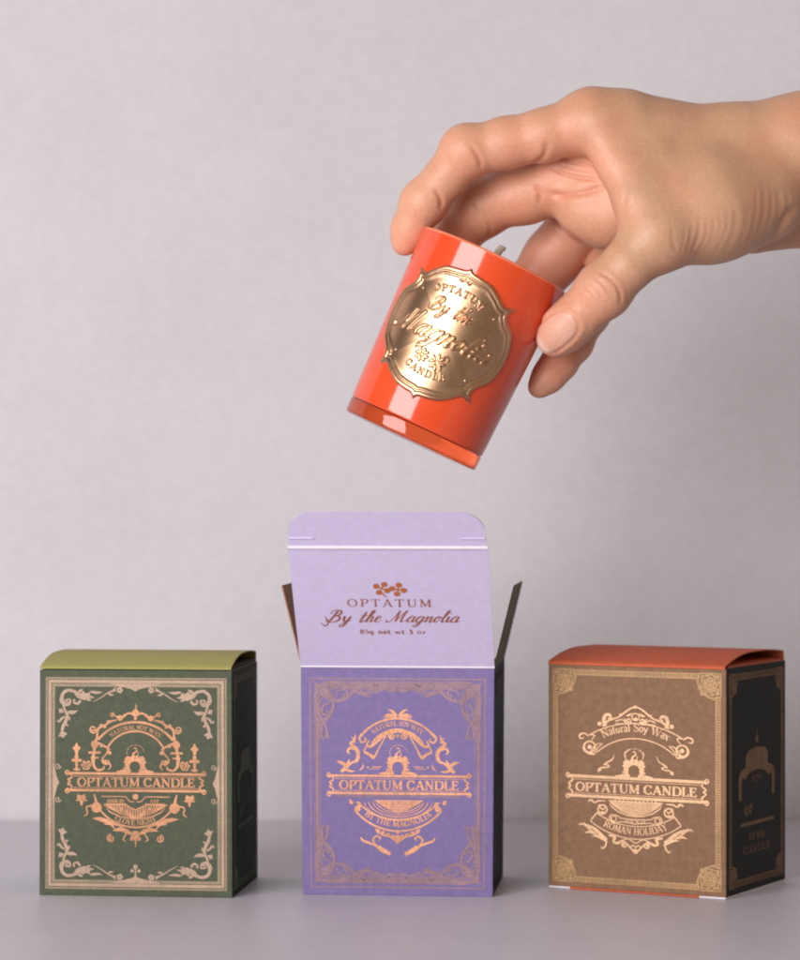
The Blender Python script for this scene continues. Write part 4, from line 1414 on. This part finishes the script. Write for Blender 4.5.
    crease(A3((232, 650), (236, 720), (256, 770)), .25, 2.2, -60, 30, 0, .1)
    crease(A3((800, 560), (745, 600), (690, 690), (600, 760)), 1.0, 4.5, -60, 34, 0, .2)
    # thumb knuckle and the fold beside it
    crease(A4((480, 205), (535, 232), (580, 275), (602, 330), (596, 385)), .32, 1.5, -60, 0, .14)
    crease(A4((432, 262), (475, 292), (512, 348)), .22, 1.5, -60, 0, .1)
    crease(A4((455, 225), (505, 262), (548, 318)), .18, 1.2, -60, 0, .06)
    crease(A4((415, 290), (450, 318), (480, 360)), .14, 1.2, -60, 0, .06)
    crease(A2((690, 430), (655, 480), (640, 560), (636, 640)), .35, 3.0, -60, 0, 0, .1)
    # thumbnail: plate bounded by a cuticle groove
    nc, ax1 = np.array(A4((285, 505))[0]), np.array([-.775, .632])
    ax2 = np.array([-ax1[1], ax1[0]])
    q = np.c_[px, py] - nc
    a, b = q @ ax1, q @ ax2
    rad = (np.abs((a - 2) / 24) ** 2.6 + np.abs(b / 16) ** 2.6) ** (1 / 2.6)
    ok = (dy < 0) & (facing > .2)
    nail = np.clip((1.0 - rad) / .10, 0, 1) * ok
    nail = nail * nail * (3 - 2 * nail)
    disp += .22 * nail - .28 * np.exp(-((rad - 1.05) / .075) ** 2) * ok * (a < 18) + .22 * np.exp(-((rad - 1.26) / .1) ** 2) * ok * (a < 12)
    # tendon and knuckle relief
    disp += .35 * np.exp(-(((px - 640) / 45) ** 2 + ((py - 112) / 10) ** 2)) * (N[:, 2] > 0)
    V = V + N * disp[:, None]
    V = relax(V, F, 1, .35)
    o = mesh_obj('hand', V, F, [], None, None, True)
    o['label'] = 'bare right hand reaching in from the right, thumb and fingers gripping the orange candle'
    o['category'] = 'hand'
    # real skin colour differences: palm side pinker, back of the hand tanner, knuckle folds redder, nail pale
    pink = np.zeros(len(V))
    for cx, cy, cd, r in ((598, 190, 10, 46), (560, 180, 12, 40), (430, 205, 4, 40), (405, 240, 5, 28), (470, 160, 0, 40), (520, 145, -4, 38), (565, 135, -4, 30), (612, 165, -12, 34), (450, 235, 30, 50), (520, 200, 22, 45), (545, 270, 36, 60), (570, 365, 10, 55), (600, 295, -18, 30), (556, 337, -10, 34), (640, 215, -14, 26)):
        d2 = ((px - cx) / r) ** 2 + ((py - cy) / r) ** 2 + ((dy - cd) * 3 / (r * 1.3)) ** 2
        pink = np.maximum(pink, np.exp(-d2 * .9))
    back = np.clip(N[:, 2] * 1.3 - .1, 0, 1) * np.clip((px - 520) / 60, 0, 1) + np.clip((px - 660) / 140, 0, 1) * .40
    pink = np.clip(pink - .5 * np.clip(back, 0, 1), 0, 1)
    col = np.stack([pink, np.clip(flush, 0, 1), nail, 1 - nail * np.clip((a - 16.5) / 3, 0, 1)], 1).astype(np.float32)
    at = o.data.color_attributes.new('skin', 'FLOAT_COLOR', 'POINT')
    at.data.foreach_set('color', col.ravel())
    m, nt, b = mat('skin')
    vc = nt.nodes.new('ShaderNodeAttribute'); vc.attribute_name = 'skin'
    sp = nt.nodes.new('ShaderNodeSeparateColor'); nt.links.new(vc.outputs['Color'], sp.inputs['Color'])
    n1, n2, n3 = noise(nt, 110, 6, .7), noise(nt, 1100, 4, .65), noise(nt, 2600, 2, .6)
    tan = mixc(nt, n1.outputs['Fac'], (.52, .28, .16), (.67, .39, .25))
    pk = mixc(nt, n1.outputs['Fac'], (.73, .31, .195), (.82, .41, .28))
    base = mixc(nt, sp.outputs[0], tan, pk)
    n0 = noise(nt, 45, 3, .5)
    bl = ramp(nt, n0.outputs['Fac'], [(.45, (0, 0, 0)), (.7, (.34, .34, .34))])
    base = mixc(nt, bl.outputs['Color'], base, (.72, .27, .17))
    base = mixc(nt, sp.outputs[1], base, (.60, .20, .12))
    nailc = mixc(nt, n1.outputs['Fac'], (.68, .35, .24), (.74, .43, .32))
    base = mixc(nt, sp.outputs[2], base, nailc)
    base = mixc(nt, vc.outputs['Alpha'], (.80, .56, .44), base)
    r2 = ramp(nt, n2.outputs['Fac'], [(.3, (.80, .76, .73)), (.65, (1, 1, 1))])
    base = mixc(nt, .6, base, mixc(nt, 1.0, base, r2.outputs['Color'], 'MULTIPLY'))
    nt.links.new(base, b.inputs['Base Color'])
    rr = nt.nodes.new('ShaderNodeMapRange')
    nt.links.new(sp.outputs[2], rr.inputs['Value'])
    rr.inputs['To Min'].default_value, rr.inputs['To Max'].default_value = .46, .30
    nt.links.new(rr.outputs[0], b.inputs['Roughness'])
    b.inputs['Specular IOR Level'].default_value = .42
    b.inputs['Subsurface Weight'].default_value = .14
    b.inputs['Subsurface Radius'].default_value = (1.0, .38, .2)
    b.inputs['Subsurface Scale'].default_value = .0035
    vo = nt.nodes.new('ShaderNodeTexVoronoi')
    tc = nt.nodes.new('ShaderNodeTexCoord')
    vo.inputs['Scale'].default_value = 1100
    nt.links.new(tc.outputs['Object'], vo.inputs['Vector'])
    add = nt.nodes.new('ShaderNodeMath'); add.operation = 'MULTIPLY_ADD'
    nt.links.new(vo.outputs['Distance'], add.inputs[0]); add.inputs[1].default_value = .6
    nt.links.new(n3.outputs['Fac'], add.inputs[2])
    bump(nt, b, add.outputs[0], .24, .00025)
    o.data.materials.append(m)
    return o


hand()

# ------------------------------------------------------------------ table and wall
WALL_Y = 239.0


def plaster(name, a, bcol, scale, rough, bstr):
    m, nt, b = mat(name)
    n1, n2 = noise(nt, scale, 4, .55), noise(nt, 900, 4, .6)
    r1 = ramp(nt, n1.outputs['Fac'], [(.3, a), (.7, bcol)])
    r2 = ramp(nt, n2.outputs['Fac'], [(.3, (.94,) * 3), (.7, (1, 1, 1))])
    base = mixc(nt, 1.0, r1.outputs['Color'], r2.outputs['Color'], 'MULTIPLY')
    # a few small specks and faint scuffs
    vo = nt.nodes.new('ShaderNodeTexVoronoi'); vo.inputs['Scale'].default_value = 11
    tc = nt.nodes.new('ShaderNodeTexCoord'); nt.links.new(tc.outputs['Object'], vo.inputs['Vector'])
    rs = ramp(nt, vo.outputs['Distance'], [(.006, (.62, .60, .57)), (.012, (1, 1, 1))])
    n4 = noise(nt, 5, 5, .7)
    rc = ramp(nt, n4.outputs['Fac'], [(.35, (.965, .96, .955)), (.6, (1, 1, 1))])
    n5 = noise(nt, 240, 5, .75)
    base = mixc(nt, 1.0, base, ramp(nt, n5.outputs['Fac'], [(.32, (.93, .925, .92)), (.62, (1, 1, 1))]).outputs['Color'], 'MULTIPLY')
    base = mixc(nt, 1.0, base, rs.outputs['Color'], 'MULTIPLY')
    base = mixc(nt, 1.0, base, rc.outputs['Color'], 'MULTIPLY')
    nt.links.new(base, b.inputs['Base Color'])
    b.inputs['Roughness'].default_value = rough
    b.inputs['Specular IOR Level'].default_value = .3
    bump(nt, b, n2.outputs['Fac'], bstr, .0004)
    return m


m_wall = plaster('wall_paint', (.60, .572, .598), (.625, .597, .623), 14, .8, .12)
m_table = plaster('table_laminate', (.70, .675, .755), (.73, .705, .785), 22, .42, .05)
V = [(-1500, WALL_Y, -300), (1500, WALL_Y, -300), (1500, WALL_Y, 1400), (-1500, WALL_Y, 1400), (-1500, WALL_Y + 60, -300), (1500, WALL_Y + 60, -300), (1500, WALL_Y + 60, 1400), (-1500, WALL_Y + 60, 1400)]
CUBE = [(0, 1, 2, 3), (5, 4, 7, 6), (4, 0, 3, 7), (1, 5, 6, 2), (3, 2, 6, 7), (4, 5, 1, 0)]
w = mesh_obj('wall', V, CUBE, [m_wall])
w['kind'] = 'structure'
bm = bmesh.new()
bmesh.ops.create_cube(bm, size=1.0, matrix=Matrix.Translation((0, (WALL_Y - .3 - 480) / 2 * MM, -.015)) @ Matrix.Diagonal((3.0, (WALL_Y - .3 + 480) * MM, .03, 1)))
bmesh.ops.bevel(bm, geom=[e for e in bm.edges], offset=.0012, segments=2, affect='EDGES')
me = bpy.data.meshes.new('table'); bm.to_mesh(me); bm.free()
me.materials.append(m_table)
t = bpy.data.objects.new('table', me); C.objects.link(t)
t['kind'] = 'structure'

# ------------------------------------------------------------------ light: one tall soft window behind the camera's left shoulder, a dim room around
L = bpy.data.lights.new('window_light', 'AREA')
L.shape = 'RECTANGLE'
L.size, L.size_y = 1.30, 1.20
L.energy = 49.0
L.color = (1.0, .972, .98)
lo = bpy.data.objects.new('window_light', L); C.objects.link(lo)
az, el, dist = math.radians(-33), math.radians(10), 1.90
tgt = Vector((0, .02, .13))
lo.location = tgt + dist * Vector((math.sin(az) * math.cos(el), -math.cos(az) * math.cos(el), math.sin(el)))
lo.rotation_euler = (tgt - lo.location).to_track_quat('-Z', 'Y').to_euler()

W = bpy.data.worlds.new('World'); bpy.context.scene.world = W
W.use_nodes = True
nt = W.node_tree
bg = nt.nodes['Background']
tc = nt.nodes.new('ShaderNodeTexCoord')
sx = nt.nodes.new('ShaderNodeSeparateXYZ'); nt.links.new(tc.outputs['Generated'], sx.inputs[0])
mr = nt.nodes.new('ShaderNodeMapRange')
mr.inputs['From Min'].default_value, mr.inputs['From Max'].default_value = -1, 1
nt.links.new(sx.outputs['X'], mr.inputs['Value'])
r = ramp(nt, mr.outputs[0], [(0.08, (.03, .027, .022)), (0.32, (.24, .212, .16)), (0.60, (.42, .37, .27)), (0.79, (.88, .74, .52)), (0.92, (.17, .15, .115)), (1.0, (.06, .05, .04))])
# the room is darker low down than at eye level
mz = nt.nodes.new('ShaderNodeMapRange')
mz.inputs['From Min'].default_value, mz.inputs['From Max'].default_value = -.35, .15
mz.inputs['To Min'].default_value, mz.inputs['To Max'].default_value = .3, 1.0
nt.links.new(sx.outputs['Z'], mz.inputs['Value'])
nt.links.new(mixc(nt, 1.0, r.outputs['Color'], mz.outputs[0], 'MULTIPLY'), bg.inputs['Color'])
bg.inputs['Strength'].default_value = .50

# ------------------------------------------------------------------ camera
cd = bpy.data.cameras.new('camera')
cam = bpy.data.objects.new('camera', cd); C.objects.link(cam)
cam.location = (0, -CAM_D * MM, CAM_H * MM)
cam.rotation_euler = (PI / 2, 0, 0)
cd.sensor_fit = 'HORIZONTAL'
cd.sensor_width = 36
cd.lens = FOC / 800 * 36
cd.clip_start, cd.clip_end = .05, 50
cd.dof.use_dof = True
cd.dof.focus_distance = 1.008
cd.dof.aperture_fstop = 11
sc = bpy.context.scene
sc.camera = cam
sc.view_settings.view_transform = 'Standard'
sc.view_settings.look = 'None'
sc.view_settings.exposure = 0
sc.view_settings.gamma = 1
sc.cycles.use_denoising = True
sc.cycles.filter_width = 2.0
